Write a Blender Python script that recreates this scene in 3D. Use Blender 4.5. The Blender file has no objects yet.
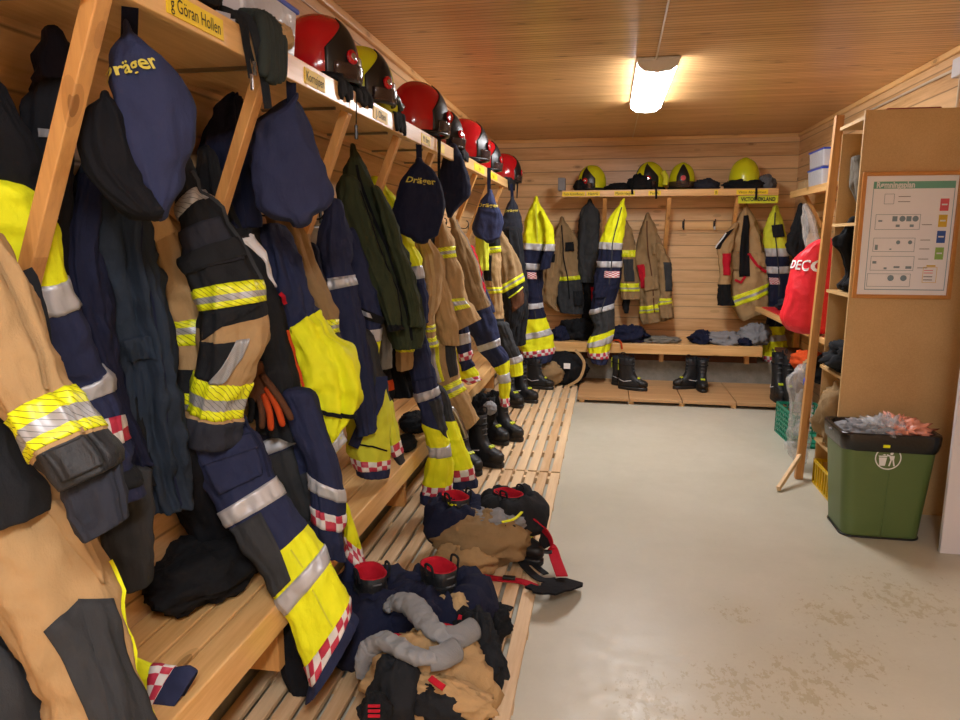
import bpy, math, random
from mathutils import Vector, noise, Matrix
PI = math.pi
SC = bpy.context.scene
COL = SC.collection
F = 700.0; CH = 1.65; YAW = math.radians(10.2); PIT = math.radians(9.9)
CAM = Vector((0, 0, CH))
_cy, _sy, _cp, _sp = math.cos(YAW), math.sin(YAW), math.cos(PIT), math.sin(PIT)
def ray(px, py):
    u = (px-480)/F; v = -(py-360)/F
    return Vector((_cy, _sy, 0))*u + Vector((-_sy*_sp, _cy*_sp, _cp))*v + Vector((-_sy*_cp, _cy*_cp, -_sp))
def at(px, py, Y=None, X=None, Z=None):
    # survey helper: where a sight line of the photograph meets a plane of the room
    d = ray(px, py)
    if Y is not None: t = Y/d.y
    elif X is not None: t = X/d.x
    else: t = (Z-CH)/d.z
    return CAM + d*t
# room dimensions
XL, XR, YB, YN, ZC = -1.38, 2.06, 8.55, -4.2, 2.79

# ---------------------------------------------------------------- materials
def srgb(h):
    h = h.lstrip('#'); c = [int(h[i:i+2], 16)/255 for i in (0, 2, 4)]
    return tuple((x/12.92 if x <= .04045 else ((x+.055)/1.055)**2.4) for x in c) + (1,)
class N:
    def __init__(s, name):
        s.m = bpy.data.materials.new(name); s.m.use_nodes = True
        s.t = s.m.node_tree; s.b = s.t.nodes['Principled BSDF']
    def new(s, k, **kw):
        n = s.t.nodes.new('ShaderNode'+k)
        for a, b in kw.items(): setattr(n, a, b)
        return n
    def link(s, a, b): s.t.links.new(a, b)
    def put(s, sock, v):
        if hasattr(v, 'default_value') or hasattr(v, 'is_linked'): s.link(v, sock)
        else: sock.default_value = v
    def math(s, op, a, b=0.0, c=None):
        n = s.new('Math', operation=op); s.put(n.inputs[0], a); s.put(n.inputs[1], b)
        if c is not None: s.put(n.inputs[2], c)
        return n.outputs[0]
    def noise(s, vec, scale, detail=3, rough=.5):
        n = s.new('TexNoise'); s.link(vec, n.inputs['Vector']); n.inputs['Scale'].default_value = scale
        n.inputs['Detail'].default_value = detail; n.inputs['Roughness'].default_value = rough
        return n.outputs['Fac']
    def ramp(s, fac, stops):
        r = s.new('ValToRGB'); s.link(fac, r.inputs[0]); e = r.color_ramp.elements
        while len(e) < len(stops): e.new(.5)
        for el, (p, c) in zip(e, stops): el.position = p; el.color = c
        return r.outputs[0]
    def mix(s, fac, a, b, mode='MIX'):
        n = s.new('Mix', data_type='RGBA', blend_type=mode)
        s.put(n.inputs[0], fac); s.put(n.inputs[6], a); s.put(n.inputs[7], b)
        return n.outputs[2]
    def bump(s, h, strength=.3, dist=.01):
        n = s.new('Bump'); n.inputs['Strength'].default_value = strength; n.inputs['Distance'].default_value = dist
        s.link(h, n.inputs['Height']); s.link(n.outputs[0], s.b.inputs['Normal'])
    def mapping(s, vec, scale):
        n = s.new('Mapping'); s.link(vec, n.inputs[0]); n.inputs['Scale'].default_value = scale; return n.outputs[0]
MATS = {}
def scale_col(c, k): return tuple(min(1, x*k) for x in c[:3]) + (1,)
def cloth(name, hexc, rough=.88, weave=.0, vary=.16, sheen=.0, bump=.25, spec=.2):
    m = N(name); tc = m.new('TexCoord').outputs['Object']
    c = srgb(hexc)
    f = m.noise(tc, 14, 4, .6)
    col = m.mix(f, scale_col(c, 1-vary), scale_col(c, 1+vary))
    m.link(col, m.b.inputs['Base Color']); m.b.inputs['Roughness'].default_value = rough
    m.b.inputs['Specular IOR Level'].default_value = spec
    rg = m.math('ABSOLUTE', m.math('SUBTRACT', m.noise(m.mapping(tc, (1, 1, .5)), 13, 3, .5), .5))
    h = m.math('ADD', m.math('MULTIPLY', m.math('SUBTRACT', .5, rg), 1.6), m.math('MULTIPLY', m.noise(m.mapping(tc, (1, 1, .6)), 42, 5, .65), .7)
    )
    h = m.math('ADD', h, m.math('MULTIPLY', m.noise(tc, 600, 2), .12+weave))
    m.bump(h, bump*1.8, .014)
    MATS[name] = m.m; return m
def plain(name, hexc, rough=.5, metal=0., spec=.5, vary=.06, bump=0, scale=20, **kw):
    m = N(name); tc = m.new('TexCoord').outputs['Object']; c = srgb(hexc)
    f = m.noise(tc, scale, 4, .6)
    m.link(m.mix(f, scale_col(c, 1-vary), scale_col(c, 1+vary)), m.b.inputs['Base Color'])
    m.b.inputs['Roughness'].default_value = rough; m.b.inputs['Metallic'].default_value = metal
    m.b.inputs['Specular IOR Level'].default_value = spec
    for k, v in kw.items(): m.b.inputs[k.replace('_', ' ')].default_value = v
    if bump: m.bump(m.noise(tc, scale*3, 4, .6), bump, .004)
    MATS[name] = m.m; return m
cloth('lining', '1a1b1e')
for nm, hx in dict(navy='292f4c', navy_dark='1b1f36', black='17181b', blackcloth='202226', charcoal='36383b',
                   tan='ab8d64', tan_dark='8f7654', tan_light='bb9f75', denim='27313f', olive='343b29', fleece='14151a', grey='85868a', greybrown='77736a',
                   red='b3192c', bagblue='2f3554', brown='5a3a28', orange='c2491d', knit='5f6165', glove_green='2f3634', slate='2c2f39').items():
    cloth(nm, hx)
cloth('lowgloss_black', '1c1e22', rough=.5, spec=.4)
cloth('yellow', 'e6ec1c', rough=.7, vary=.08, spec=.3)
cloth('yellow_dirty', 'cdd238', rough=.75, vary=.14, spec=.3)
cloth('hose_red', 'd8202f', rough=.45, vary=.06, spec=.5)
cloth('socks', '8b8e92', weave=.25, vary=.1)
def refl(name, hexc, stripes=False):
    m = N(name); tc = m.new('TexCoord'); uv = tc.outputs['UV']; c = srgb(hexc)
    col = m.mix(m.noise(tc.outputs['Object'], 30, 4), scale_col(c, .85), scale_col(c, 1.1))
    if stripes:
        sx = m.new('SeparateXYZ'); m.link(uv, sx.inputs[0])
        w = m.math('FRACT', m.math('MULTIPLY', m.math('ADD', sx.outputs[0], sx.outputs[1]), 62))
        k = m.math('LESS_THAN', w, .13)
        col = m.mix(k, col, srgb('77791e') if stripes == 1 else srgb('6a6c6e'))
    m.link(col, m.b.inputs['Base Color']); m.b.inputs['Roughness'].default_value = .42
    m.b.inputs['Metallic'].default_value = .25 if name.startswith('silver') else 0
    m.b.inputs['Specular IOR Level'].default_value = .5
    m.bump(m.noise(tc.outputs['Object'], 60, 3), .15, .004)
    MATS[name] = m.m
refl('silver', 'b9bbc0'); refl('ystripe', 'e8f01c', 1); refl('silver_stripe', 'a9abae', 2)
def checker():
    m = N('checker'); uv = m.new('TexCoord').outputs['UV']
    n = m.new('TexChecker'); m.link(uv, n.inputs['Vector']); n.inputs['Scale'].default_value = 42
    n.inputs['Color1'].default_value = srgb('b5304a'); n.inputs['Color2'].default_value = srgb('d5d2d0')
    m.link(n.outputs[0], m.b.inputs['Base Color']); m.b.inputs['Roughness'].default_value = .45; MATS['checker'] = m.m
checker()
def ribknit():
    m = N('rib'); uv = m.new('TexCoord').outputs['UV']; sx = m.new('SeparateXYZ'); m.link(uv, sx.inputs[0])
    w = m.math('SINE', m.math('MULTIPLY', sx.outputs[0], 900))
    m.b.inputs['Base Color'].default_value = srgb('909397'); m.b.inputs['Roughness'].default_value = .9
    m.bump(w, .6, .004); MATS['rib'] = m.m
ribknit()
def wood(name, along, across, pitch, light, dark, groove=True, grain=1., knots=True, rough=.45, bead=False, groovew=.06, tone=.5, coat=0.):
    """boards running along one axis, repeated across another"""
    m = N(name); tc = m.new('TexCoord').outputs['Object']
    sx = m.new('SeparateXYZ'); m.link(tc, sx.inputs[0]); A = sx.outputs[across]; L = sx.outputs[along]
    k = m.math('DIVIDE', A, pitch); idx = m.math('FLOOR', k); fr = m.math('FRACT', k)
    wn = m.new('TexWhiteNoise', noise_dimensions='1D'); m.link(idx, wn.inputs['W'])
    sc = [9., 9., 9.]; sc[along] = .55; sc[across] = 9.
    off = m.new('CombineXYZ'); m.link(m.math('MULTIPLY', wn.outputs[0], 37.), off.inputs[along])
    va = m.new('VectorMath', operation='ADD'); m.link(tc, va.inputs[0]); m.link(off.outputs[0], va.inputs[1])
    v = m.mapping(va.outputs[0], sc)
    g = m.noise(v, 2.2, 5, .65)
    g2 = m.noise(v, 9, 4, .7)
    f = m.math('ADD', m.math('MULTIPLY', g, .75), m.math('MULTIPLY', g2, .35))
    f = m.math('ADD', f, m.math('MULTIPLY', m.math('SUBTRACT', wn.outputs[0], .5), .35*tone))
    col = m.ramp(f, [(.32, dark), (.62, light), (.8, scale_col(light, 1.12))])
    if knots:
        sk = [9., 9., 9.]; sk[along] = 3.2
        vo = m.new('TexVoronoi'); m.link(m.mapping(va.outputs[0], sk), vo.inputs['Vector']); vo.inputs['Scale'].default_value = .8
        kk = m.math('LESS_THAN', vo.outputs['Distance'], .085)
        col = m.mix(m.math('MULTIPLY', kk, .7), col, scale_col(dark, .35))
        k2 = m.math('LESS_THAN', vo.outputs['Distance'], .16)
        col = m.mix(m.math('MULTIPLY', k2, .35), col, scale_col(dark, .7))
    h = m.math('MULTIPLY', g2, .08)
    if groove:
        e = m.math('MINIMUM', fr, m.math('SUBTRACT', 1., fr))
        if bead: e = m.math('MINIMUM', e, m.math('ABSOLUTE', m.math('SUBTRACT', fr, .5)))
        gm = m.new('MapRange'); m.link(e, gm.inputs[0]); gm.inputs[1].default_value = 0; gm.inputs[2].default_value = groovew
        gk = gm.outputs[0]
        h = m.math('ADD', h, gk)
        col = m.mix(m.math('MULTIPLY', m.math('SUBTRACT', 1., gk), .75), col, scale_col(dark, .3))
    m.link(col, m.b.inputs['Base Color']); m.b.inputs['Roughness'].default_value = rough
    m.b.inputs['Coat Weight'].default_value = coat; m.b.inputs['Coat Roughness'].default_value = .25
    m.bump(h, .5, .006); MATS[name] = m.m
PINE_L, PINE_D = srgb('cb9a62'), srgb('a8733c')
wood('wall_x', 0, 2, .142, srgb('e6bf8c'), srgb('c79763'), groovew=.05, coat=.15)      # horizontal boards, back wall
wood('wall_y', 1, 2, .142, srgb('dfb886'), srgb('bd905c'), groovew=.05, coat=.15)      # side walls
wood('ceil', 0, 1, .096, srgb('e2b57e'), srgb('c08d55'), bead=True, groovew=.07, coat=.3, rough=.35)
wood('pine_y', 1, 0, 50, srgb('edc284'), srgb('d09c5a'), groove=False, rough=.4, coat=.3)
wood('pine_x', 0, 1, 50, srgb('edc284'), srgb('d09c5a'), groove=False, rough=.4, coat=.3)
wood('pine_z', 2, 0, 50, srgb('cf9a5a'), srgb('a8713a'), groove=False, rough=.45, coat=.15)
wood('slat_y', 1, 0, .08, srgb('e2c49c'), srgb('c8a276'), groove=False, knots=False, rough=.6, tone=.9)
wood('slat_x', 0, 1, .08, srgb('e2c49c'), srgb('c8a276'), groove=False, knots=False, rough=.6, tone=.9)
wood('ply', 0, 1, 40, srgb('c49a6c'), srgb('a97f52'), groove=False, knots=False, rough=.55)
def particle():
    m = N('particle'); tc = m.new('TexCoord').outputs['Object']
    f = m.math('ADD', m.math('MULTIPLY', m.noise(tc, 160, 3, .7), .5), m.math('MULTIPLY', m.noise(tc, 3, 3), .5))
    m.link(m.ramp(f, [(.35, srgb('c29d69')), (.65, srgb('d6b480'))]), m.b.inputs['Base Color'])
    m.b.inputs['Roughness'].default_value = .5; m.b.inputs['Specular IOR Level'].default_value = .35; MATS['particle'] = m.m
particle()
def floor_mat():
    m = N('floor_paint'); tc = m.new('TexCoord').outputs['Object']
    base = m.ramp(m.noise(tc, 1.3, 5, .6), [(.3, srgb('bab6a5')), (.7, srgb('c8c4b4'))])
    fine = m.noise(tc, 55, 5, .7)
    base = m.mix(m.math('MULTIPLY', fine, .25), base, srgb('9d9a88'))
    # worn paint: patches only in certain spots
    sep = m.new('SeparateXYZ'); m.link(tc, sep.inputs[0])
    def blob(x, y, r):
        dx = m.math('SUBTRACT', sep.outputs[0], x); dy = m.math('SUBTRACT', sep.outputs[1], y)
        d = m.math('SQRT', m.math('ADD', m.math('MULTIPLY', dx, dx), m.math('MULTIPLY', dy, dy)))
        q = m.new('MapRange'); m.link(d, q.inputs[0]); q.inputs[1].default_value = r; q.inputs[2].default_value = 0; return q.outputs[0]
    area = None
    for px, py, r in ((905, 600, .55), (800, 685, .45), (735, 690, .4), (850, 660, .35), (650, 700, .35), (735, 612, .2), (830, 615, .3)):
        p = at(px, py, Z=0); bb = blob(p.x, p.y, r)
        area = bb if area is None else m.math('MAXIMUM', area, bb)
    v = m.mapping(tc, (1, .6, 1))
    nz = m.noise(v, 26, 6, .75)
    k = m.math('GREATER_THAN', m.math('ADD', nz, m.math('MULTIPLY', area, .22)), .70)
    base = m.mix(m.math('MULTIPLY', k, .5), base, srgb('97875f'))
    base = m.mix(m.math('MULTIPLY', area, .25), base, srgb('b5a884'))
    sp = m.math('GREATER_THAN', m.noise(tc, 34, 2, .5), .79)
    base = m.mix(m.math('MULTIPLY', sp, .7), base, srgb('6d6650'))
    m.link(base, m.b.inputs['Base Color'])
    m.link(m.ramp(m.noise(tc, 9, 5, .7), [(.3, (.3,)*3+(1,)), (.7, (.5,)*3+(1,))]), m.b.inputs['Roughness'])
    m.bump(m.noise(tc, 45, 6, .7), .12, .006); MATS['floor_paint'] = m.m
floor_mat()
def conc():
    m = N('concrete'); tc = m.new('TexCoord').outputs['Object']
    m.link(m.ramp(m.noise(tc, 7, 6, .7), [(.3, srgb('76766f')), (.7, srgb('9b9a92'))]), m.b.inputs['Base Color'])
    m.b.inputs['Roughness'].default_value = .85; m.bump(m.noise(tc, 40, 5), .5, .01); MATS['concrete'] = m.m
conc()
plain('black_plastic', '17181a', .35); plain('rubber', '17181a', .5, bump=.3); plain('metal', '9a9a98', .3, 1.0); plain('dark_metal', '333538', .4, .8)
plain('white', 'e6e6e6', .5); plain('white_panel', 'd9d7dd', .4, spec=.4, vary=.04, scale=5); plain('paper', 'f4f3f6', .6, vary=.02)
plain('helmet_red', 'b8101c', .12, spec=.6, vary=.04); plain('helmet_yellow', 'cfd51e', .25, spec=.6, vary=.04)
plain('chrome', 'c6c6c6', .2, .9); plain('label_yellow', 'f2d21e', .5, vary=.04); plain('ink', '1c1c1c', .7); plain('logo_gold', 'c9bb4a', .6)
plain('bin_green', '566c3c', .4, vary=.08, scale=4); plain('crate_green', '13866a', .4); plain('crate_yellow', 'd8b30e', .4); plain('blue_lid', '2348c0', .35)
plain('frame_wood', 'c98a45', .35, vary=.15); plain('poster_green', '6fae98', .5); plain('poster_blue', '8fa9b8', .6); plain('poster_grey', '7f949f', .6)
plain('c_red', 'dc5f68', .6); plain('c_yellow', 'dfb93c', .6); plain('c_blue', '3d5ea8', .6); plain('c_green', '96bd60', .6); plain('lightwood', 'd8b98c', .6, vary=.15)
plain('red_box', '8e1b22', .5); plain('conduit', 'd6c9b4', .5); plain('pink_film', 'e89a80', .4); plain('boot_yellow', 'cfdf22', .4); plain('liner', '141517', .25, spec=.6, bump=.5)
plain('tape_white', 'd5d5d8', .5)
def glass(name, hexc, alpha, rough=.2):
    m = N(name); m.b.inputs['Base Color'].default_value = srgb(hexc); m.b.inputs['Alpha'].default_value = alpha
    m.b.inputs['Roughness'].default_value = rough
    tc = m.new('TexCoord').outputs['Object']; m.bump(m.noise(tc, 30, 4), .4, .01); MATS[name] = m.m
glass('clear_film', 'd8dadc', .30); glass('tub', 'd9dde6', .72, .25); glass('visor', '3a2a2a', .85, .08)
def emit(name, col, s):
    m = N(name); m.b.inputs['Base Color'].default_value = (0.8, .8, .8, 1)
    m.b.inputs['Emission Color'].default_value = col; m.b.inputs['Emission Strength'].default_value = s; MATS[name] = m.m
emit('lamp_glow', (.98, .98, 1, 1), 26); emit('lamp_glow_near', (.98, .98, 1, 1), 34)

# ---------------------------------------------------------------- objects
def thing(name, label, cat, loc, group=None):
    o = bpy.data.objects.new(name, None); COL.objects.link(o); o.location = loc; o.empty_display_size = .05
    o['label'] = label; o['category'] = cat
    if group: o['group'] = group
    return o
def rootloc(p):
    while p is not None and p.parent is not None: p = p.parent
    return Vector(p.location) if p is not None else Vector((0, 0, 0))
class MB:
    def __init__(s): s.v = []; s.f = []; s.m = []; s.uv = []; s.mats = []
    def mi(s, mat):
        if mat not in s.mats: s.mats.append(mat)
        return s.mats.index(mat)
    def face(s, idx, mat, uv=None):
        s.f.append(tuple(idx)); s.m.append(s.mi(mat)); s.uv.append(uv or [(0, 0)]*len(idx))
    def box(s, a, b, mat, M=None):
        n = len(s.v)
        for z in (a[2], b[2]):
            for y in (a[1], b[1]):
                for x in (a[0], b[0]):
                    p = Vector((x, y, z)); s.v.append(M @ p if M is not None else p)
        for q in ((0, 2, 3, 1), (4, 5, 7, 6), (0, 1, 5, 4), (2, 6, 7, 3), (0, 4, 6, 2), (1, 3, 7, 5)):
            s.face([n+i for i in q], mat)
        return s
    def bar(s, p, q, w, d, mat, up=(0, 0, 1)):
        """rectangular bar from p to q; w across up, d along up"""
        p = Vector(p); q = Vector(q); t = (q-p).normalized(); x = t.cross(Vector(up)).normalized(); u = x.cross(t).normalized()
        n = len(s.v)
        for c in (p, q):
            for sx, su in ((-1, -1), (1, -1), (1, 1), (-1, 1)): s.v.append(c + x*sx*w/2 + u*su*d/2)
        for k in range(4): s.face((n+k, n+(k+1) % 4, n+4+(k+1) % 4, n+4+k), mat)
        s.face((n+3, n+2, n+1, n), mat); s.face((n+4, n+5, n+6, n+7), mat)
        return s
    def grid(s, P, mat, closed_u=False, closed_v=False, uv=None):
        """P[i][j] grid"""
        n = len(s.v); R = len(P); C = len(P[0])
        for r in P: s.v.extend(r)
        for i in range(R if closed_v else R-1):
            for j in range(C if closed_u else C-1):
                i2 = (i+1) % R; j2 = (j+1) % C
                mt = mat(i, j) if callable(mat) else mat
                s.face((n+i*C+j, n+i*C+j2, n+i2*C+j2, n+i2*C+j), mt, uv(i, j) if uv else None)
        return n
    def cap(s, n0, C, mat, flip=False):
        idx = [n0+j for j in range(C)]
        if flip: idx.reverse()
        s.face(idx, mat)
    def tube(s, path, r, mat, n=10, caps=True, squash=1.):
        path = [Vector(p) for p in path]; rr = r if isinstance(r, (list, tuple)) else [r]*len(path)
        P = []; u = None
        for i, p in enumerate(path):
            t = (path[min(i+1, len(path)-1)]-path[max(i-1, 0)])
            t = t.normalized() if t.length > 1e-9 else Vector((0, 0, 1))
            if u is None:
                u = t.orthogonal().normalized()
            u = (u - t*u.dot(t)).normalized() if (u - t*u.dot(t)).length > 1e-6 else t.orthogonal().normalized()
            w = t.cross(u)
            P.append([p + (u*math.cos(a)+w*math.sin(a)*squash)*rr[i] for a in [2*PI*k/n for k in range(n)]])
        n0 = s.grid(P, mat, closed_u=True, uv=lambda i, j: [(j*.01, i*.02), ((j+1)*.01, i*.02), ((j+1)*.01, (i+1)*.02), (j*.01, (i+1)*.02)])
        if caps: s.cap(n0, n, mat if not callable(mat) else mat(0, 0), True); s.cap(n0+(len(P)-1)*n, n, mat if not callable(mat) else mat(len(P)-1, 0))
        return s
    def lathe(s, prof, mat, c=(0, 0, 0), n=24, sx=1, sy=1):
        c = Vector(c)
        P = [[c+Vector((r*math.cos(2*PI*k/n)*sx, r*math.sin(2*PI*k/n)*sy, z)) for k in range(n)] for r, z in prof]
        n0 = s.grid(P, mat, closed_u=True)
        s.cap(n0, n, mat, True); s.cap(n0+(len(P)-1)*n, n, mat); return s
    def obj(s, name, parent=None, smooth=False, bevel=0, label=None, xf=None):
        base = rootloc(parent)
        me = bpy.data.meshes.new(name)
        vs = [xf @ v for v in s.v] if xf is not None else s.v
        me.from_pydata([tuple(Vector(v)-base) for v in vs], [], s.f)
        for m in s.mats: me.materials.append(MATS[m])
        me.polygons.foreach_set('material_index', s.m)
        uvl = me.uv_layers.new(name='UVMap'); k = 0; flat = []
        for u in s.uv:
            for a in u: flat += [a[0], a[1]]
        uvl.data.foreach_set('uv', flat)
        me.polygons.foreach_set('use_smooth', [smooth]*len(me.polygons))
        me.update(); me.validate()
        o = bpy.data.objects.new(name, me); COL.objects.link(o)
        if parent is not None: o.parent = parent
        if bevel:
            b = o.modifiers.new('bevel', 'BEVEL'); b.width = bevel; b.segments = 2; b.limit_method = 'ANGLE'
        if label: o['label'] = label
        return o
def tag(o, label, cat, group=None, kind=None):
    o['label'] = label; o['category'] = cat
    if group: o['group'] = group
    if kind: o['kind'] = kind
    return o
def struct(name, mb, **kw):
    o = mb.obj(name, **kw); o['kind'] = 'structure'; return o
def dup(o, loc=None, rotz=None, label=None, parent=None):
    c = o.copy(); COL.objects.link(c)
    if parent is not None: c.parent = parent
    if loc is not None: c.location = loc
    if rotz is not None: c.rotation_euler = (0, 0, rotz)
    if label: c['label'] = label
    for ch in list(o.children): dup(ch, parent=c)
    return c
def text_verts(body, size, bold=.0):
    cu = bpy.data.curves.new('lettering', 'FONT'); cu.body = body; cu.size = size; cu.offset = bold; cu.resolution_u = 3
    cu.align_x = 'CENTER'; cu.align_y = 'CENTER'
    o = bpy.data.objects.new('lettering', cu); COL.objects.link(o); bpy.context.view_layer.update()
    me = bpy.data.meshes.new_from_object(o.evaluated_get(bpy.context.evaluated_depsgraph_get()))
    V = [v.co.copy() for v in me.vertices]; Fc = [tuple(p.vertices) for p in me.polygons]
    bpy.data.objects.remove(o); bpy.data.meshes.remove(me); bpy.data.curves.remove(cu)
    return V, Fc
def text_on(mb, body, size, mat, org, ux, uy, bold=0., maxw=None):
    V, Fc = text_verts(body, size, bold); ux = Vector(ux).normalized(); uy = Vector(uy).normalized(); org = Vector(org)
    k = 1.
    if maxw:
        w = max(v.x for v in V)-min(v.x for v in V); k = min(1., maxw/w)
    n = len(mb.v)
    for v in V: mb.v.append(org+ux*v.x*k+uy*v.y*min(1, k*1.3))
    for f in Fc: mb.face([n+i for i in f], mat)

# ---------------------------------------------------------------- draped cloth
class Loft:
    def __init__(s, rows, Y=None, t=.06, seed=0, fold=.12, fq=2.2, power=2.3, n=64, ds=.010, crease=.009):
        s.rows = []
        for r in rows:
            y = r[4] if len(r) > 4 and r[4] is not None else Y
            tt = r[5] if len(r) > 5 else t
            dR = ray(r[2], r[3]); dL = ray(r[0], r[1]); lim = -XL-.05
            L = at(r[0], r[1], Y=y); R = at(r[2], r[3], Y=y); C = (L+R)/2
            if C.x < -lim+.05: C *= 1; k = (lim-.05)/-C.x; C = CAM+(C-CAM)*max(k, .86)   # keep the cloth in front of the wall boards
            d = (C-CAM); d.z = 0; d.normalize(); q = d.dot(C-CAM)
            L = CAM+dL*(q/dL.dot(d)); R = CAM+dR*(q/dR.dot(d))
            s.rows.append((L, R, tt))
        s.seed = seed; s.fold = fold; s.fq = fq; s.p = power; s.n = n; s.ds = ds; s.crease = crease
        s.N = len(s.rows)-1
        c = [(a+b)/2 for a, b, _ in s.rows]; s.len = [0]
        for i in range(s.N): s.len.append(s.len[-1]+(c[i+1]-c[i]).length)
    def row(s, r):
        r = max(0, min(s.N, r)); i = min(int(r), s.N-1); f = r-i
        g = lambda k: s.rows[max(0, min(s.N, k))]
        p0, p1, p2, p3 = g(i-1), g(i), g(i+1), g(i+2)
        def cr(k):
            a, b, c, d = p0[k], p1[k], p2[k], p3[k]
            return (b*2 + (c-a)*f + (a*2-b*5+c*4-d)*f*f + (b*3-a-c*3+d)*f*f*f)*.5
        return cr(0), cr(1), max(.006, cr(2)), s.len[i]+(s.len[i+1]-s.len[i])*f
    def frame(s, r):
        L, R, t, ln = s.row(r); C = (L+R)/2; A = (R-L)/2
        a0 = s.row(r-.05); a1 = s.row(r+.05)
        T = ((a1[0]+a1[1])-(a0[0]+a0[1]))
        T = T.normalized() if T.length > 1e-7 else Vector((0, 0, -1))
        B = A.cross(T)
        if B.length < 1e-7: B = Vector((0, -1, 0))
        B.normalize()
        if B.dot(CAM-C) < 0: B = -B
        return C, A, B*t, T, ln
    def pt(s, r, th, off=0., shrink=1.):
        C, A, B, T, ln = s.frame(r)
        c, sn = math.cos(th), math.sin(th)
        e = 2/s.p
        cc = math.copysign(abs(c)**e, c); ss = math.copysign(abs(sn)**e, sn)
        a, b = A.length, B.length
        q = Vector((c*s.fq, sn*s.fq, ln*2.3+s.seed*7.31))
        f = noise.noise(q+Vector((0, 0, 0)))
        f2 = 1-2*abs(noise.noise(q*1.9+Vector((5.2, 1.3, 3.1+ln*1.5))))
        d = s.fold*(f*1.3+f2*.55-.2)
        m = min(a, b)
        nrm = (A.normalized()*(c/max(a, .01))+B.normalized()*(sn/max(b, .01))).normalized()
        P = C+A*cc*shrink+B*ss*shrink
        k = .35+.65*abs(sn)
        P += nrm*(d*m*1.6*k*shrink)
        w = P*9+Vector((s.seed, 0, 0))
        wr = 1-2.4*abs(noise.noise(Vector((P.x*11, P.y*11, P.z*6+s.seed*3))+Vector((noise.noise(w*.5), 0, noise.noise(w*.6+Vector((4, 4, 4)))))*1.6))
        P += nrm*(s.crease*(1.2*noise.noise(w)+1.0*wr*min(1, m/.04)+.7*noise.noise(w*2.7)))*shrink
        P = P + nrm*off
        P.x = max(P.x, XL+.004+off); P.y = min(P.y, YB-.004-off); P.z = max(P.z, .064+off)
        return P
    def samples(s, r0, r1, extra=()):
        out = [r0]; pts = sorted(set([x for x in extra if r0 < x < r1]+[float(k) for k in range(int(r0)+1, int(math.ceil(r1)))]+[r1]))
        for q in pts:
            i = min(int(out[-1]), s.N-1)
            d = abs(q-out[-1])*(s.len[min(i+1, s.N)]-s.len[i]); m = max(1, int(d/s.ds)); a = out[-1]
            out += [a+(q-a)*(k+1)/m for k in range(m)]
        return out
    def build(s, name, parent, zones, top='round', bottom='open', label=None, bands=()):
        mb = MB(); ex = [z[0] for z in zones]
        for b in bands: ex += [b[0], b[1]]
        S = s.samples(0, s.N, ex); n = s.n
        th = [2*PI*k/n for k in range(n)]
        P = []; info = []
        def mat(r):
            m = zones[0][1]
            for z in zones:
                if r >= z[0]-1e-6: m = z[1]
            return m
        if top == 'round':
            for sh in (.05, .5, .8):
                P.append([s.pt(0, a, shrink=sh)+(s.frame(0)[3]*-1)*s.rows[0][2]*.5*math.sqrt(1-sh*sh) for a in th]); info.append(0)
        for r in S: P.append([s.pt(r, a) for a in th]); info.append(r)
        T = s.frame(s.N)[3]
        if bottom == 'open':
            P.append([s.pt(s.N, a, shrink=.93)+T*.002 for a in th]); info.append(s.N)
            P.append([s.pt(s.N, a, shrink=.85)-T*.03 for a in th]); info.append(s.N)
            P.append([s.pt(s.N, a, shrink=.05)-T*.035 for a in th]); info.append(s.N)
        else:
            for sh in (.8, .5, .05):
                P.append([s.pt(s.N, a, shrink=sh)+T*s.rows[-1][2]*.5*math.sqrt(1-sh*sh) for a in th]); info.append(s.N)
        per = (s.frame(s.N/2)[1].length+s.rows[s.N//2][2])*PI
        def uv(i, j):
            l0 = s.row(info[i])[3]; l1 = s.row(info[min(i+1, len(info)-1)])[3]
            u0 = per*j/n; u1 = per*(j+1)/n
            return [(u0, l0), (u1, l0), (u1, l1), (u0, l1)]
        nr = len(S)
        n0 = mb.grid(P, lambda i, j: mat((info[i]+info[min(i+1, len(info)-1)])/2), closed_u=True, uv=uv)
        mb.cap(n0, n, mat(0)); mb.cap(n0+(len(P)-1)*n, n, mat(s.N))
        o = mb.obj(name, parent, smooth=True, label=label)
        for b in bands: s.band(o, *b)
        return o
    def band(s, parent, r0, r1, kind, name=None, off=.0035):
        seq = {'s': [('silver', 1)], 'ysy': [('ystripe', .36), ('silver_stripe', .28), ('ystripe', .36)], 'chk': [('checker', 1)],
               'y': [('ystripe', 1)], 'ys': [('ystripe', .5), ('silver', .5)], 'k': [('blackcloth', 1)], 'ss': [('silver_stripe', 1)]}[kind]
        nm = name or {'chk': 'checkered_band', 'k': 'dark_band'}.get(kind, 'reflective_band')
        mb = MB(); n = s.n; th = [2*PI*k/n for k in range(n)]
        edges = [r0]; tot = sum(w for _, w in seq); acc = 0
        for _, w in seq: acc += w; edges.append(r0+(r1-r0)*acc/tot)
        S = s.samples(r0, r1, edges); P = [[s.pt(S[0], a, 0) for a in th]]; info = [S[0]]
        for r in S: P.append([s.pt(r, a, off) for a in th]); info.append(r)
        P.append([s.pt(S[-1], a, 0) for a in th]); info.append(S[-1])
        def mat(i, j):
            r = (info[i]+info[min(i+1, len(info)-1)])/2
            for k, (m, w) in enumerate(seq):
                if r <= edges[k+1]+1e-9: return m
            return seq[-1][0]
        per = (s.frame((r0+r1)/2)[1].length+s.rows[s.N//2][2])*PI
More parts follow.
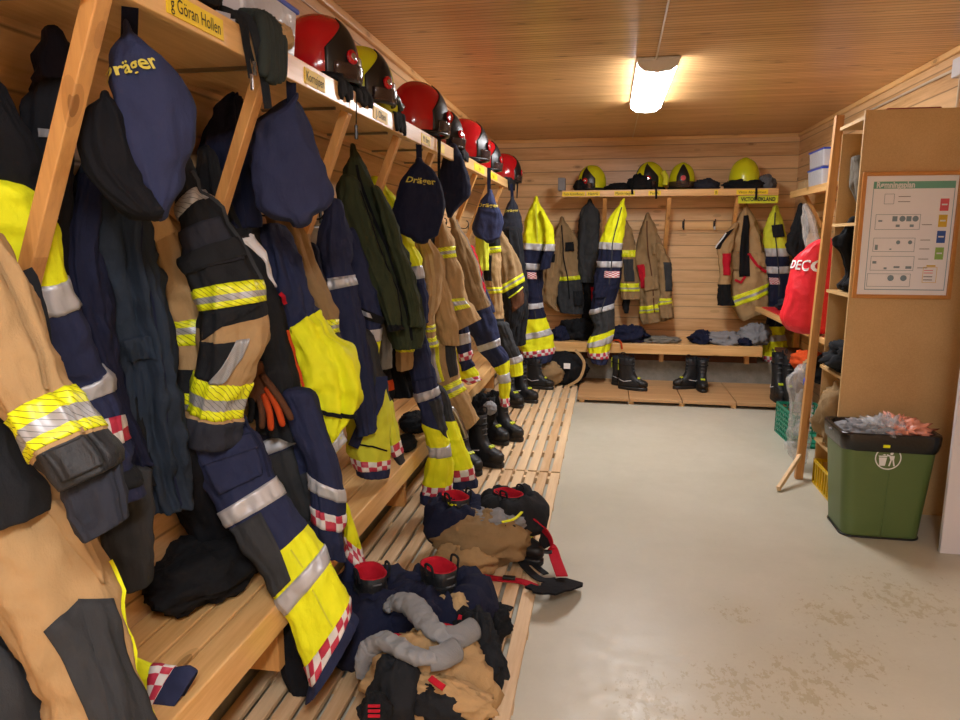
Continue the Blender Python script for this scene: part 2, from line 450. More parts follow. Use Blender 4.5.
        if kind == 'chk':
            # whole squares, two or three rows, around the leg
            hgt = max(.02, s.row(r1)[3]-s.row(r0)[3]); sq = 1/42
            k = (2*sq if hgt < .07 else 3*sq)/hgt; ubase = s.row(r0)[3]
            uv = lambda i, j: [(per*a/n*k, (s.row(info[b])[3]-ubase)*k+.0001) for a, b in ((j, i), (j+1, i), (j+1, min(i+1, len(info)-1)), (j, min(i+1, len(info)-1)))]
        else:
            uv = lambda i, j: [(per*a/n, s.row(info[b])[3]) for a, b in ((j, i), (j+1, i), (j+1, min(i+1, len(info)-1)), (j, min(i+1, len(info)-1)))]
        mb.grid(P, mat, closed_u=True, uv=uv)
        return mb.obj(nm, parent, smooth=True)
    def on(s, u, r, off=0.):
        return s.pt(r, math.acos(max(-.999, min(.999, u))), off)
    def patch(s, parent, corners, mat, name, off=.005, n=14, back=False, label=None):
        (u0, r0), (u1, r1), (u2, r2), (u3, r3) = corners; P = []
        for i in range(-1, n+2):
            a = max(0, min(n, i))/n; row = []
            for j in range(-1, n+2):
                b = max(0, min(n, j))/n
                u = (u0*(1-b)+u1*b)*(1-a)+(u3*(1-b)+u2*b)*a
                r = (r0*(1-b)+r1*b)*(1-a)+(r3*(1-b)+r2*b)*a
                rim = i < 0 or j < 0 or i > n or j > n
                row.append(s.on(u, r, -.004 if rim else off))
            P.append(row)
        mb = MB(); mb.grid(P, mat, uv=lambda i, j: [(j*.01, i*.01), ((j+1)*.01, i*.01), ((j+1)*.01, (i+1)*.01), (j*.01, (i+1)*.01)])
        return mb.obj(name, parent, smooth=True, label=label)
    def strip(s, parent, pts, width, mat, name, off=.006, label=None):
        """a tape or seam over the front, through (u, r) points; width in metres"""
        P = [s.on(u, r, off) for u, r in pts]; Q = []
        for i in range(len(P)-1):
            for k in range(6):
                f = k/6; Q.append(s.on(pts[i][0]*(1-f)+pts[i+1][0]*f, pts[i][1]*(1-f)+pts[i+1][1]*f, off))
        Q.append(P[-1]); return ribbon(name, Q, width, .004, mat, parent, facing=CAM, label=label)
    def letter(s, parent, body, u, r, w, h, mat, name='logo', rot=0., off=.006):
        V, Fc = text_verts(body, 1, .02); xs = [v.x for v in V]; ys = [v.y for v in V]
        W = max(xs)-min(xs); Hh = max(ys)-min(ys); mb = MB()
        C, A, B, T, ln = s.frame(r); Li = (s.len[min(int(r)+1, s.N)]-s.len[min(int(r), s.N-1)])
        for v in V:
            x = v.x/W*w; y = v.y/Hh*h; x, y = x*math.cos(rot)-y*math.sin(rot), x*math.sin(rot)+y*math.cos(rot)
            mb.v.append(s.on(u+x/A.length, r-y/Li, off))
        for f in Fc: mb.face(f, mat)
        return mb.obj(name, parent)
def ribbon(name, pts, width, thick, mat, parent, facing=None, up=None, label=None, mb=None):
    pts = [Vector(p) for p in pts]; own = mb is None; mb = mb or MB(); P = []
    for i, p in enumerate(pts):
        t = (pts[min(i+1, len(pts)-1)]-pts[max(i-1, 0)]).normalized()
        n = (Vector(facing)-p).normalized() if facing is not None else Vector(up)
        x = t.cross(n)
        x = x.normalized() if x.length > 1e-6 else t.orthogonal().normalized()
        n = x.cross(t)
        w = width[i] if isinstance(width, (list, tuple)) else width
        P.append([p+x*w/2+n*thick/2, p-x*w/2+n*thick/2, p-x*w/2-n*thick/2, p+x*w/2-n*thick/2])
    n0 = mb.grid(P, mat, closed_u=True, uv=lambda i, j: [(0, i*.01), (width if not isinstance(width, (list, tuple)) else .03, i*.01), (.03, (i+1)*.01), (0, (i+1)*.01)])
    mm = mat if not callable(mat) else mat(0, 0)
    mb.cap(n0, 4, mm, True); mb.cap(n0+(len(P)-1)*4, 4, mm)
    return mb.obj(name, parent, smooth=False, label=label) if own else mb
def smoothpath(pts, k=6):
    pts = [Vector(p) for p in pts]; out = []
    for i in range(len(pts)-1):
        g = lambda q: pts[max(0, min(len(pts)-1, q))]
        a, b, c, d = g(i-1), g(i), g(i+1), g(i+2)
        for j in range(k):
            f = j/k; out.append((b*2+(c-a)*f+(a*2-b*5+c*4-d)*f*f+(b*3-a-c*3+d)*f*f*f)*.5)
    out.append(pts[-1]); return out
def blob(name, parent, c, rad, mat, seed=0, amp=.25, fq=2.2, floor=None, n=48, m=28, power=2.2, rotz=0., label=None, crumple=.0, mats=None, mb=None):
    """heap of soft cloth: rounded lump with pressed folds, flat where it rests"""
    own = mb is None; mb = mb or MB(); c = Vector(c); P = []; rx, ry, rz = rad; R = Matrix.Rotation(rotz, 3, 'Z')
    for i in range(m+1):
        ph = -PI/2+PI*i/m; row = []
        for j in range(n):
            th = 2*PI*j/n; d = Vector((math.cos(ph)*math.cos(th), math.cos(ph)*math.sin(th), math.sin(ph)))
            q = d*fq+Vector((seed*3.7, seed*1.9, 0))
            f = 1+amp*(noise.noise(q)*1.2+.7*(1-2*abs(noise.noise(q*2.1+Vector((1, 7, 3)))))-.25)+amp*.35*(1-2*abs(noise.noise(q*4.5)))+crumple*noise.noise(q*8)
            p = Vector((d.x*rx, d.y*ry, d.z*rz))*f; p = R @ p+c
            if floor is not None and p.z < floor: p.z = floor+.001+.002*noise.noise(p*20)
            row.append(p)
        P.append(row)
    mb.grid(P, mats if mats else mat, closed_u=True)
    return mb.obj(name, parent, smooth=True, label=label) if own else mb
# ================================================================ camera, light
cam_d = bpy.data.cameras.new('camera'); cam = bpy.data.objects.new('camera', cam_d); COL.objects.link(cam)
cam.location = CAM; cam.rotation_euler = (PI/2-PIT, 0, YAW); cam_d.sensor_width = 36; cam_d.lens = 36*F/960; cam_d.clip_start = .02
SC.camera = cam
w = bpy.data.worlds.new('world'); SC.world = w; w.use_nodes = True
w.node_tree.nodes['Background'].inputs[0].default_value = (.9, .85, .8, 1); w.node_tree.nodes['Background'].inputs[1].default_value = .05
SC.view_settings.view_transform = 'Standard'; SC.view_settings.look = 'None'; SC.view_settings.gamma = 1; SC.view_settings.exposure = 1.25

# ================================================================ room shell
struct('floor', MB().box((XL-.1, YN-.1, -.1), (XR+.1, YB+.1, 0), 'floor_paint'))
struct('ceiling', MB().box((XL-.1, YN-.1, ZC), (XR+.1, YB+.1, ZC+.1), 'ceil'))
struct('wall_left', MB().box((XL-.1, YN, 0), (XL, YB, ZC), 'wall_y'))
struct('wall_right', MB().box((XR, YN, 0), (XR+.1, YB, ZC), 'wall_y'))
struct('wall_back', MB().box((XL-.1, YB, 0), (XR+.1, YB+.1, ZC), 'wall_x'))
struct('wall_near', MB().box((XL-.1, YN-.1, 0), (XR+.1, YN, ZC), 'wall_x'))
struct('trim_1', MB().box((XL, YN, ZC-.045), (XL+.03, YB, ZC), 'pine_y'), bevel=.008)
struct('trim_2', MB().box((XL, YB-.025, ZC-.04), (XR, YB, ZC), 'pine_x'), bevel=.008)
struct('trim_3', MB().box((XR-.025, YN, ZC-.04), (XR, YB, ZC), 'pine_y'), bevel=.008)
# concrete plinth under the timber walls
struct('baseboard_left', MB().box((XL, YN, 0), (XL+.13, YB, .30), 'concrete'), bevel=.01)
struct('baseboard_back', MB().box((XL+.13, YB-.55, 0), (XR, YB, .30), 'concrete'), bevel=.01)

# ceiling lamps
def lamp(x, y0, y1, label, glow='lamp_glow'):
    t = thing('ceiling_lamp', label, 'lamp', (x, (y0+y1)/2, ZC), 'ceiling lamps')
    MB().box((x-.135, y0+.0, ZC-.019), (x+.135, y1-.0, ZC-.001), 'white').obj('housing', t, bevel=.006)
    prof = [(-.125, -.02), (-.12, -.045), (-.08, -.075), (0, -.085), (.08, -.075), (.12, -.045), (.125, -.02)]
    mb = MB(); P = [[Vector((x+a, y, ZC+b)) for a, b in prof] for y in (y0+.05, y1-.05)]
    mb.grid(P, glow); n = len(mb.v)
    mb.face([0, 1, 2, 3, 4, 5, 6], glow); mb.face([13, 12, 11, 10, 9, 8, 7], glow); mb.face((6, 13, 7, 0), glow)
    mb.obj('diffuser', t)
    for a, b in ((y0, y0+.05), (y1-.05, y1)):
        m2 = MB(); P = [[Vector((x+p*1.05, y, ZC+q*1.05)) for p, q in prof] for y in (a, b)]
        m2.grid(P, 'white'); m2.face([0, 1, 2, 3, 4, 5, 6], 'white'); m2.face([13, 12, 11, 10, 9, 8, 7], 'white'); m2.face((6, 13, 7, 0), 'white')
        m2.obj('end_cap', t)
    return t
lamp(.285, 4.85, 6.45, 'long white strip lamp glowing on the wooden ceiling')
lamp(.30, -1.2, .2, 'strip lamp on the ceiling above the near end of the room', 'lamp_glow_near')
lamp(.30, -3.4, -2.2, 'unseen strip lamp added farthest behind the viewer to even out the light', 'lamp_glow_near')  # extra lamp out of view, added to spread the light more evenly
# cables
tag(MB().tube([(.24, YN, ZC-.006), (.24, 2.5, ZC-.006), (.27, 5.05, ZC-.02)], .006, 'conduit', 8).obj('ceiling_cable', smooth=True),
    'thin pale cable running along the ceiling to the near end of the strip lamp', 'cable')
tag(MB().tube([(.27, 6.45, ZC-.02), (.245, 6.8, ZC-.005), (.245, YB-.03, ZC-.005)], .004, 'conduit', 8).obj('ceiling_cable', smooth=True),
    'thin pale cable from the strip lamp to the back wall', 'cable')
cx = XR-.012
tag(MB().tube([(cx, YN, ZC-.13), (cx, 6.4, ZC-.13)], .009, 'conduit', 8).tube([(cx, 4.86, ZC-.13), (cx, 4.86, 2.3)], .008, 'conduit', 8).obj('wall_conduit', smooth=True),
    'pale conduit along the top of the right wall, dropping from the junction box', 'conduit')
tag(MB().box((XR-.045, 4.8, ZC-.19), (XR, 4.91, ZC-.08), 'tape_white').obj('junction_box', bevel=.008), 'small white junction box on the right wall near the ceiling', 'junction box')

# ================================================================ left shelf
SX = -.955; SZ = 2.195; SY0, SY1 = .15, 7.4
sh = thing('coat_shelf', 'long pine shelf above the coats along the left wall', 'shelf', (XL+.2, 4, SZ-.05))
MB().box((XL+.002, SY0, SZ-.045), (SX-.022, SY1, SZ-.018), 'pine_y').obj('shelf_board', sh, bevel=.003)
MB().box((SX-.021, SY0, SZ-.075), (SX, SY1, SZ), 'pine_y').obj('front_rail', sh, bevel=.003)
bys = [.66]+[1.31+.665*k for k in range(9)]
for y in bys:
    mb = MB().bar((SX-.035, y, SZ-.076), (XL+.035, y, 1.25), .042, .034, 'pine_z', up=(1, 0, .3))
    mb.obj('diagonal_brace', sh, bevel=.003)
    MB().box((XL+.02, y+.05, SZ-.056), (SX-.10, y+.062, SZ-.0455), 'metal').obj('metal_bracket', sh)
def namelabel(y0, y1, body, parent, X=SX):
    mb = MB().box((X+.0005, y0, SZ-.064), (X+.003, y1, SZ-.016), 'label_yellow')
    lb = mb.obj('name_label', parent)
    if body:
        t = MB(); text_on(t, body, .042, 'ink', (X+.004, (y0+y1)/2, SZ-.041), (0, 1, 0), (0, 0, 1), maxw=(y1-y0)*.88); t.obj('lettering', lb)
for px0, px1, body in ((165, 222, 'g Göran Hollen'), (304, 324, 'Kornsjøen'), (373, 387, 'J. Olsen'), (421, 430, 'M. Berg'), (437, 444, ''), (474, 484, 'Stian'), (489, 497, 'Roger')):
    y0 = at(px0, 60, X=SX).y; y1 = at(px1, 60, X=SX).y
    y0 = SX/((ray(px0, 238+ (608-px0)*-.55)).x)*ray(px0, 238-(608-px0)*.55).y
    y1 = SX/((ray(px1, 238- (608-px1)*.55)).x)*ray(px1, 238-(608-px1)*.55).y
    namelabel(y0, y1, body, sh)
# wire hooks on the left hook rail
hk = None
for i, y in enumerate([1.55, 1.9, 2.15, 2.3, 2.6, 2.85, 3.1, 3.28, 3.5, 3.75, 4.2, 4.5, 4.9, 5.2, 5.6, 6.0, 6.5, 7.0]):
    if hk is None:
        hk = thing('coat_hook', 'dark wire coat hook on the rail of the left wall', 'hook', (XL, y, 1.76), 'wire hooks along the left wall')
        MB().box((XL+.0005, y-.012, 1.72), (XL+.005, y+.012, 1.785), 'dark_metal').obj('plate', hk)
        MB().tube(smoothpath([(XL+.005, y, 1.745), (XL+.07, y, 1.735), (XL+.10, y, 1.765), (XL+.095, y, 1.80), (XL+.08, y, 1.805)]), .004, 'dark_metal', 6).obj('hook', hk, smooth=True)
    else: dup(hk, loc=(XL, y, 1.76))

# ================================================================ left bench
BX = -1.0; BZ = .50; BY0, BY1 = .1, 7.0
b = thing('bench', 'long pine slatted bench below the coats along the left wall', 'bench', (-1.2, 3.5, 0))
seg = [(BY0, 3.9), (3.93, BY1)]
for y0, y1 in seg:
    xs = [XL+.01, XL+.10, XL+.19, XL+.28]
    for x in xs[:-1]: MB().box((x, y0, BZ-.032), (x+.082, y1, BZ), 'pine_y').obj('board', b, bevel=.004)
    MB().box((xs[-1], y0, BZ-.105), (BX, y1, BZ), 'pine_y').obj('front_board', b, bevel=.005)
for y in (.5, 2.0, 3.5, 5.0, 6.6):
    MB().box((XL+.14, y, .20), (BX-.05, y+.045, BZ-.033), 'pine_z').obj('support', b, bevel=.003)
# duckboards on the floor
def duck(name, label, x0, x1, y0, y1, along='y', n=10, z=.06, w=None, mat='slat_y'):
    t = thing(name, label, 'floor grate', ((x0+x1)/2, (y0+y1)/2, 0), 'duckboards')
    if along == 'y':
        p = (x1-x0)/n
        for k in range(n):
            MB().box((x0+p*k+p*.13, y0, z-.02), (x0+p*(k+1)-p*.13, y1, z), mat).obj('slat', t, bevel=.002)
        y = y0+.03; m = max(2, round((y1-y0)/.5))
        for k in range(m+1):
            yy = y0+.02+(y1-y0-.085)*k/m
            MB().box((x0, yy, .001), (x1-.012, yy+.045, z-.0205), mat).obj('batten', t)
    return t
DX0, DX1 = XL+.14, -.265
duck('duckboard', 'slatted wooden duckboard on the floor under the near heaps of gear', DX0, DX1, -.2, 4.62, n=12)
duck('duckboard', 'slatted wooden duckboard on the floor leading to the back wall', DX0, DX1, 4.65, YB-.58, n=12)

# ================================================================ back wall furniture
t = thing('platform', 'low wooden boot platform below the back bench', 'platform', (.7, 7.5, 0))
x0 = DX1+.01
for k in range(4):
    xa = x0+(XR-.25-x0)*k/4; xb = x0+(XR-.25-x0)*(k+1)/4-.008
    MB().box((xa, 7.0, .032), (xb, YB-.56, .065), 'ply').obj('top_board', t, bevel=.003)
for k in range(5):
    xa = x0+.02+(XR-.35-x0)*k/4; MB().box((xa, 7.02, .001), (xa+.05, YB-.56, .0315), 'pine_x').obj('batten', t)
b2 = thing('bench', 'pine bench along the back wall with clothes heaped on it', 'bench', (.6, 8.1, 0))
BBY = 7.78
MB().box((BX-.3, BBY, BZ-.105), (1.66, BBY+.045, BZ+.005), 'pine_x').obj('front_board', b2, bevel=.005)
for k in range(6): MB().box((BX-.3 if k < 9 else BX, BBY+.05+.12*k, BZ-.03), (1.66, BBY+.16+.12*k, BZ), 'pine_x').obj('board', b2, bevel=.004)
for x in (-.3, .6, 1.5): MB().box((x, BBY+.08, .302), (x+.045, YB-.002, BZ-.031), 'pine_z').obj('support', b2)
MB().box((-1.2, BBY+.15, .302), (1.64, BBY+.17, BZ-.031), 'brown').obj('painted_shade', b2)  # dark strip added as the shade under the bench, not a bench part
# back shelf
bs = thing('coat_shelf', 'pine shelf with yellow name labels and helmets on the back wall', 'shelf', (.6, 8.25, 2.1))
SBY = 7.98; xa, xb = at(562, 190, Y=SBY).x, at(779, 190, Y=SBY).x
ZB = 2.165
MB().box((xa, SBY+.022, ZB-.045), (xb, YB-.002, ZB-.018), 'pine_x').obj('shelf_board', bs, bevel=.003)
MB().box((xa, SBY, ZB-.072), (xb, SBY+.021, ZB), 'pine_x').obj('front_rail', bs, bevel=.003)
MB().box((xa, YB-.024, 1.74), (xb+.1, YB-.001, 1.83), 'pine_x').obj('hook_rail', bs, bevel=.003)
for px in (605, 668, 735):
    x = at(px, 200, Y=8.2).x
    MB().bar((x, SBY+.05, ZB-.074), (x, YB-.035, 1.2), .045, .06, 'pine_z', up=(0, -1, .3)).obj('diagonal_brace', bs, bevel=.003)
for p0, p1, body in ((562, 585, 'Terje Kristoffersen'), (586, 600, 'Henrik'), (614, 635, 'Martin Høgmo'), (648, 661, 'Per A.'), (714, 718, 'B'), (736, 768, 'Viktor Abrahamsen')):
    a = at(p0, 193, Y=SBY).x+.004; c = at(p1, 193, Y=SBY).x
    l = MB().box((a, SBY-.003, ZB-.062), (c, SBY-.0005, ZB-.014), 'label_yellow').obj('name_label', bs)
    m = MB(); text_on(m, body, .04, 'ink', ((a+c)/2, SBY-.004, ZB-.04), (1, 0, 0), (0, 0, 1), maxw=(c-a)*.88); m.obj('lettering', l)
# yellow name sign under the shelf
a = at(737, 196, Y=SBY+.1); c = at(776, 206, Y=SBY+.1)
sg = MB().box((a.x, SBY+.015, ZB-.155), (c.x, SBY+.019, ZB-.074), 'yellow_dirty'); m = MB(); sgo = sg.obj('name_sign', bevel=.002)
tag(sgo, 'fluorescent yellow name strip hanging under the right end of the back shelf', 'sign')
text_on(m, 'VICTOR ØKLAND', .06, 'ink', ((a.x+c.x)/2, SBY+.013, ZB-.114), (1, 0, 0), (0, 0, 1), bold=.002, maxw=(c.x-a.x)*.86); m.obj('lettering', sgo)
# hooks on the back wall
hb = None
for i, px in enumerate((562, 590, 622, 648, 684, 715, 745, 775)):
    x = at(px, 205, Y=YB).x; col = 'white' if px == 715 else 'dark_metal'
    if px == 715 or hb is None:
        h = thing('coat_hook', 'coat hook with a white tip on the bare stretch of the back wall' if px == 715 else 'dark coat hook on the back wall rail', 'hook', (x, YB-.024, 1.80), None if px == 715 else 'dark hooks on the back wall')
        MB().box((x-.012, YB-.03, 1.76), (x+.012, YB-.0245, 1.84), 'dark_metal').obj('plate', h)
        MB().tube(smoothpath([(x, YB-.03, 1.82), (x, YB-.09, 1.83), (x, YB-.10, 1.86)]), .006, 'dark_metal', 6).tube(smoothpath([(x, YB-.03, 1.77), (x, YB-.08, 1.745), (x, YB-.085, 1.78)]), .008, col, 6).obj('hook', h, smooth=True)
        if px != 715: hb = h
    else: dup(hb, loc=(x, YB-.024, 1.80))
# ================================================================ clothes along the left wall
def base_of(L):
    c = (L.rows[-1][0]+L.rows[-1][1])/2; return (c.x, c.y, c.z)
def G(name, label, cat, pieces, group=None):
    """one hanging garment: Empty + one mesh per part; pieces = (part, Loft, zones, bands)"""
    t = thing(name, label, cat, base_of(pieces[0][1]), group); out = [t]
    for p in pieces:
        part, L, zones = p[:3]; bands = p[3] if len(p) > 3 else ()
        bot = p[4] if len(p) > 4 else 'open'
        out.append(L.build(part, t, zones, bands=bands, bottom=bot))
    return out
# ---- nearest: tan turnout jacket with black cuff, trousers under it
tor = Loft([(-190, 235, 4, 262, 1.34), (-180, 330, 30, 335), (-170, 415, 14, 415), (-170, 452, 20, 452), (-170, 500, 44, 492), (-170, 545, 48, 508)], Y=1.34, t=.10, seed=1, fold=.14)
slv = Loft([(-75, 262, -2, 232), (-52, 320, 32, 288), (-24, 375, 56, 352), (6, 420, 67, 389), (30, 456, 99, 424), (36, 462, 103, 430), (48, 478, 116, 446), (57, 492, 121, 462)], Y=1.13, t=.052, seed=2, fold=.16)
cuf = Loft([(50, 470, 108, 445), (64, 504, 122, 475), (76, 525, 124, 500), (88, 540, 127, 517)], Y=1.14, t=.035, seed=3, fold=.2)

hem = Loft([(-70, 430, 12, 424), (-70, 462, 22, 458), (-66, 500, 44, 490), (-60, 536, 47, 508)], Y=1.13, t=.05, seed=1.5, fold=.16)
t, a, b_, c_, d_ = G('turnout_jacket', 'tan turnout jacket nearest the camera, yellow and silver striped sleeve with black cuff', 'jacket',
  [('torso', tor, [(0, 'tan'), (3.1, 'blackcloth')], [(2.2, 3.1, 'ysy')]), ('sleeve', slv, [(0, 'tan'), (5, 'lowgloss_black')], [(3, 4.2, 'ysy')]), ('inner_cuff', cuf, [(0, 'slate')]), ('hem', hem, [(0, 'blackcloth')])])
slv.strip(b_, [(.55, .3), (.5, 1.5), (.45, 2.9)], .006, 'tan_dark', 'seam'); slv.strip(b_, [(.5, 4.3), (.5, 4.9)], .006, 'tan_dark', 'seam')
slv.patch(b_, [(-.5, 5.2), (.5, 5.2), (.5, 6.5), (-.5, 6.5)], 'lowgloss_black', 'cuff_strap', off=.008)
tor.strip(a, [(.99, .2), (.93, .9), (.97, 1.6)], .05, 'blackcloth', 'shoulder_strap', off=.012)
# ---- hi-vis yellow and navy jacket behind it
L1 = Loft([(-60, 185, 30, 190), (-50, 215, 50, 215), (-40, 245, 60, 245), (-20, 290, 66, 278), (-5, 318, 76, 305), (20, 360, 94, 350), (48, 385, 103, 366), (52, 410, 113, 391), (70, 428, 122, 415), (78, 452, 127, 440), (84, 476, 136, 466), (88, 508, 143, 494)], Y=1.50, t=.05, seed=4, fold=.13)
t, a = G('hi_vis_jacket', 'fluorescent yellow and navy jacket behind the nearest tan jacket, grey bands and red check', 'jacket',
  [('sleeve', L1, [(0, 'yellow'), (3, 'navy')], [(3, 4, 's'), (6, 7, 's'), (8, 9, 'chk'), (10, 10.5, 'k')])])
# ---- tan trousers with black knees hanging off the bench end
R1 = Loft([(-75, 480, 62, 486), (-65, 520, 82, 512), (-45, 560, 100, 552), (-15, 600, 118, 598), (18, 650, 131, 650), (40, 700, 145, 700), (60, 760, 158, 760), (72, 830, 168, 830)], Y=1.2, t=.085, seed=5, fold=.13)
R2 = Loft([(-230, 480, -60, 500), (-200, 560, -20, 560), (-160, 640, 10, 640), (-120, 700, 40, 700), (-90, 780, 60, 780)], Y=1.28, t=.08, seed=6, fold=.12)
t, a, b_ = G('turnout_trousers', 'tan turnout trousers with dark knee patches and yellow piping at the lower left corner', 'trousers',
  [('leg', R1, [(0, 'tan')]), ('leg', R2, [(0, 'tan')])])
R1.patch(a, [(.25, 2.95), (.72, 2.95), (.96, 5.6), (.05, 5.6)], 'charcoal', 'knee_patch', off=.006)
R1.patch(a, [(-.35, 3.5), (.27, 2.95), (.1, 5.6), (-.1, 5.6)], 'charcoal', 'knee_patch', off=.0055)
R2.patch(b_, [(-.3, 1.6), (.9, 1.6), (.95, 3.6), (-.2, 3.6)], 'charcoal', 'knee_patch', off=.006)
R1.strip(a, [(.97, 2.2), (.975, 3.5), (.98, 5), (.98, 6.5)], .008, 'yellow', 'piping', off=.004)
R1.patch(a, [(.35, .6), (.8, .6), (.72, 2.2), (.62, 2.7)], 'tan', 'pocket_flap', off=.012)
# ---- black fleece over the yellow jacket
L2 = Loft([(-70, 80, 2, 86), (-62, 120, 20, 122), (-45, 165, 38, 160), (-15, 200, 50, 190), (14, 222, 55, 212), (24, 233, 56, 219)], Y=1.42, t=.05, seed=7, fold=.2)
t, a = G('fleece_jacket', 'black fleece sleeve with small white letters on its cuff at the left edge', 'jacket', [('sleeve', L2, [(0, 'fleece')])])
L2.letter(a, 'GÖRAN', .35, 4.5, .03, .009, 'tape_white', rot=.3)
# ---- black hooded jacket left of the first brace
L3 = Loft([(44, 42, 64, 41), (37, 55, 76, 55), (36, 75, 80, 78), (38, 92, 76, 95), (27, 115, 72, 120), (22, 150, 68, 150), (16, 200, 68, 200), (12, 260, 70, 260), (15, 310, 72, 310)], Y=1.72, t=.07, seed=8, fold=.22)
t, a = G('hooded_jacket', 'black hooded jacket with a small red and grey tag, left of the first shelf brace', 'jacket', [('torso', L3, [(0, 'navy_dark'), (3.2, 'fleece')])])
L3.patch(a, [(-.2, 4.5), (.45, 4.5), (.45, 4.7), (-.2, 4.7)], 'grey', 'tag', off=.005)
L3.patch(a, [(.1, 4.53), (.4, 4.53), (.4, 4.67), (.1, 4.67)], 'red', 'tag', off=.007)
# ---- dark trouser panel hanging under the denim coat
L4 = Loft([(98, 470, 150, 470), (100, 510, 151, 505), (107, 550, 153, 545), (121, 592, 152, 579)], Y=1.78, t=.03, seed=9, fold=.1)
G('dark_trousers', 'smooth dark grey trouser leg showing below the long denim blue coat', 'trousers', [('leg', L4, [(0, 'charcoal')])])
# ---- long denim coat
L5 = Loft([(96, 150, 122, 150), (82, 195, 140, 200), (76, 245, 150, 240), (92, 300, 160, 295), (108, 360, 168, 350), (118, 420, 175, 410), (128, 465, 184, 460), (140, 505, 191, 499)], Y=1.86, t=.075, seed=10, fold=.34, fq=3.6, crease=.010)
L5b = Loft([(76, 180, 100, 185), (62, 240, 96, 245), (66, 300, 106, 300), (90, 370, 118, 365), (108, 420, 130, 415), (120, 462, 152, 458)], Y=1.78, t=.045, seed=11, fold=.3)
t, a, b_ = G('long_coat', 'long dark blue denim coat with a snap button hanging right of the first brace', 'coat', [('torso', L5, [(0, 'denim')]), ('sleeve', L5b, [(0, 'navy_dark')])])
L5.strip(a, [(-.62, .5), (-.66, 3), (-.6, 6.8)], .012, 'navy_dark', 'zip'); L5.strip(a, [(.55, .6), (.6, 3), (.6, 6.8)], .005, 'navy_dark', 'seam')
L5.patch(a, [(-.4, 3.6), (.4, 3.6), (.4, 4.0), (-.4, 4.0)], 'denim', 'pocket_flap', off=.012)
p = L5.on(-.85, 3.7, .004); MB().lathe([(.0, 0), (.007, 0), (.008, .003), (.004, .005), (0, .005)], 'metal', n=12).obj('snap_button', a, smooth=True, xf=Matrix.Translation(p) @ Matrix.Rotation(PI/2, 4, 'X'))
# ---- tan jacket behind the cap bag
L6 = Loft([(140, 215, 164, 208), (143, 250, 190, 240), (155, 290, 200, 285), (163, 318, 206, 314), (166, 345, 206, 342), (169, 375, 206, 375), (168, 390, 208, 390), (170, 418, 208, 420)], Y=2.16, t=.06, seed=12, fold=.15)
t, a = G('turnout_jacket', 'tan turnout jacket half hidden between the long denim coat and the black and tan jacket', 'jacket',
  [('torso', L6, [(0, 'tan'), (4.7, 'blackcloth')], [(3, 4, 'ysy'), (6, 7, 'ysy')])])
L6.patch(a, [(-.9, -.0), (.6, .0), (.5, .6), (-.95, .8)], 'tan_light', 'collar', off=.012)
# ---- black and tan turnout jacket, foreground sleeve
L7 = Loft([(160, 168, 188, 158), (180, 207, 203, 191), (184, 222, 213, 201), (184, 262, 238, 238), (194, 291, 259, 281), (200, 311, 263, 301), (199, 326, 266, 312), (199, 350, 264, 345), (195, 373, 249, 381), (189, 405, 238, 411), (184, 412, 240, 417), (178, 441, 238, 442)], Y=1.92, t=.07, seed=13, fold=.15)
t, a = G('turnout_jacket', 'navy and tan turnout sleeve with two yellow bands and a cargo pocket, left centre', 'jacket',
  [('sleeve', L7, [(0, 'blackcloth'), (6.1, 'tan'), (10, 'slate')], [(1, 1.9, 'ss'), (4, 5, 'ysy'), (8, 9.2, 'ysy')])])
L7.patch(a, [(-.85, 2.3), (.55, 2.5), (.7, 3.5), (-.7, 3.5)], 'slate', 'cargo_pocket', off=.012)
L7.patch(a, [(-.9, 2.9), (.75, 3.05), (.75, 3.45), (-.8, 3.5)], 'blackcloth', 'pocket_flap', off=.018)
L7.strip(a, [(.88, .5), (.93, 2), (.95, 4)], .010, 'charcoal', 'seam')
L7.patch(a, [(-.95, 6.6), (.25, 6.7), (-.05, 7.95), (-.97, 7.95)], 'blackcloth', 'elbow_patch', off=.006)
L7.patch(a, [(.05, 6.65), (.42, 6.65), (.0, 7.95), (-.4, 7.95)], 'silver_stripe', 'reflective_tape', off=.009)
L7.patch(a, [(-.98, 5.1), (.9, 5.1), (.3, 5.7), (-.95, 6.6)], 'blackcloth', 'arm_panel', off=.004)
# ---- black coat with a paper note
L8 = Loft([(200, 160, 215, 155), (200, 190, 232, 195), (208, 230, 258, 240), (225, 280, 274, 290), (240, 330, 288, 335), (250, 380, 300, 390), (258, 430, 305, 440)], Y=2.30, t=.075, seed=14, fold=.2)
t, a = G('long_coat', 'black coat with a white paper note on its chest and red zip pull', 'coat', [('torso', L8, [(0, 'blackcloth')])])
L8.patch(a, [(.15, 1.75), (.92, 1.75), (.98, 2.95), (.5, 2.1)], 'paper', 'paper_note', off=.012)
L8.strip(a, [(.78, 3.05), (.92, 3.3)], .014, 'red', 'zip_pull', off=.02)
L8.strip(a, [(.85, 3.9), (.93, 4.4), (.96, 4.9)], .01, 'orange', 'piping', off=.01)
# ---- dark hood behind brace two
L9 = Loft([(228, 110, 242, 110), (214, 128, 247, 122), (206, 155, 249, 150), (206, 185, 252, 185), (212, 225, 256, 225)], Y=2.42, t=.08, seed=15, fold=.35, fq=3)
t, a = G('hooded_jacket', 'navy jacket hood bunched on a hook behind the second shelf brace', 'jacket', [('hood', L9, [(0, 'navy_dark')])])
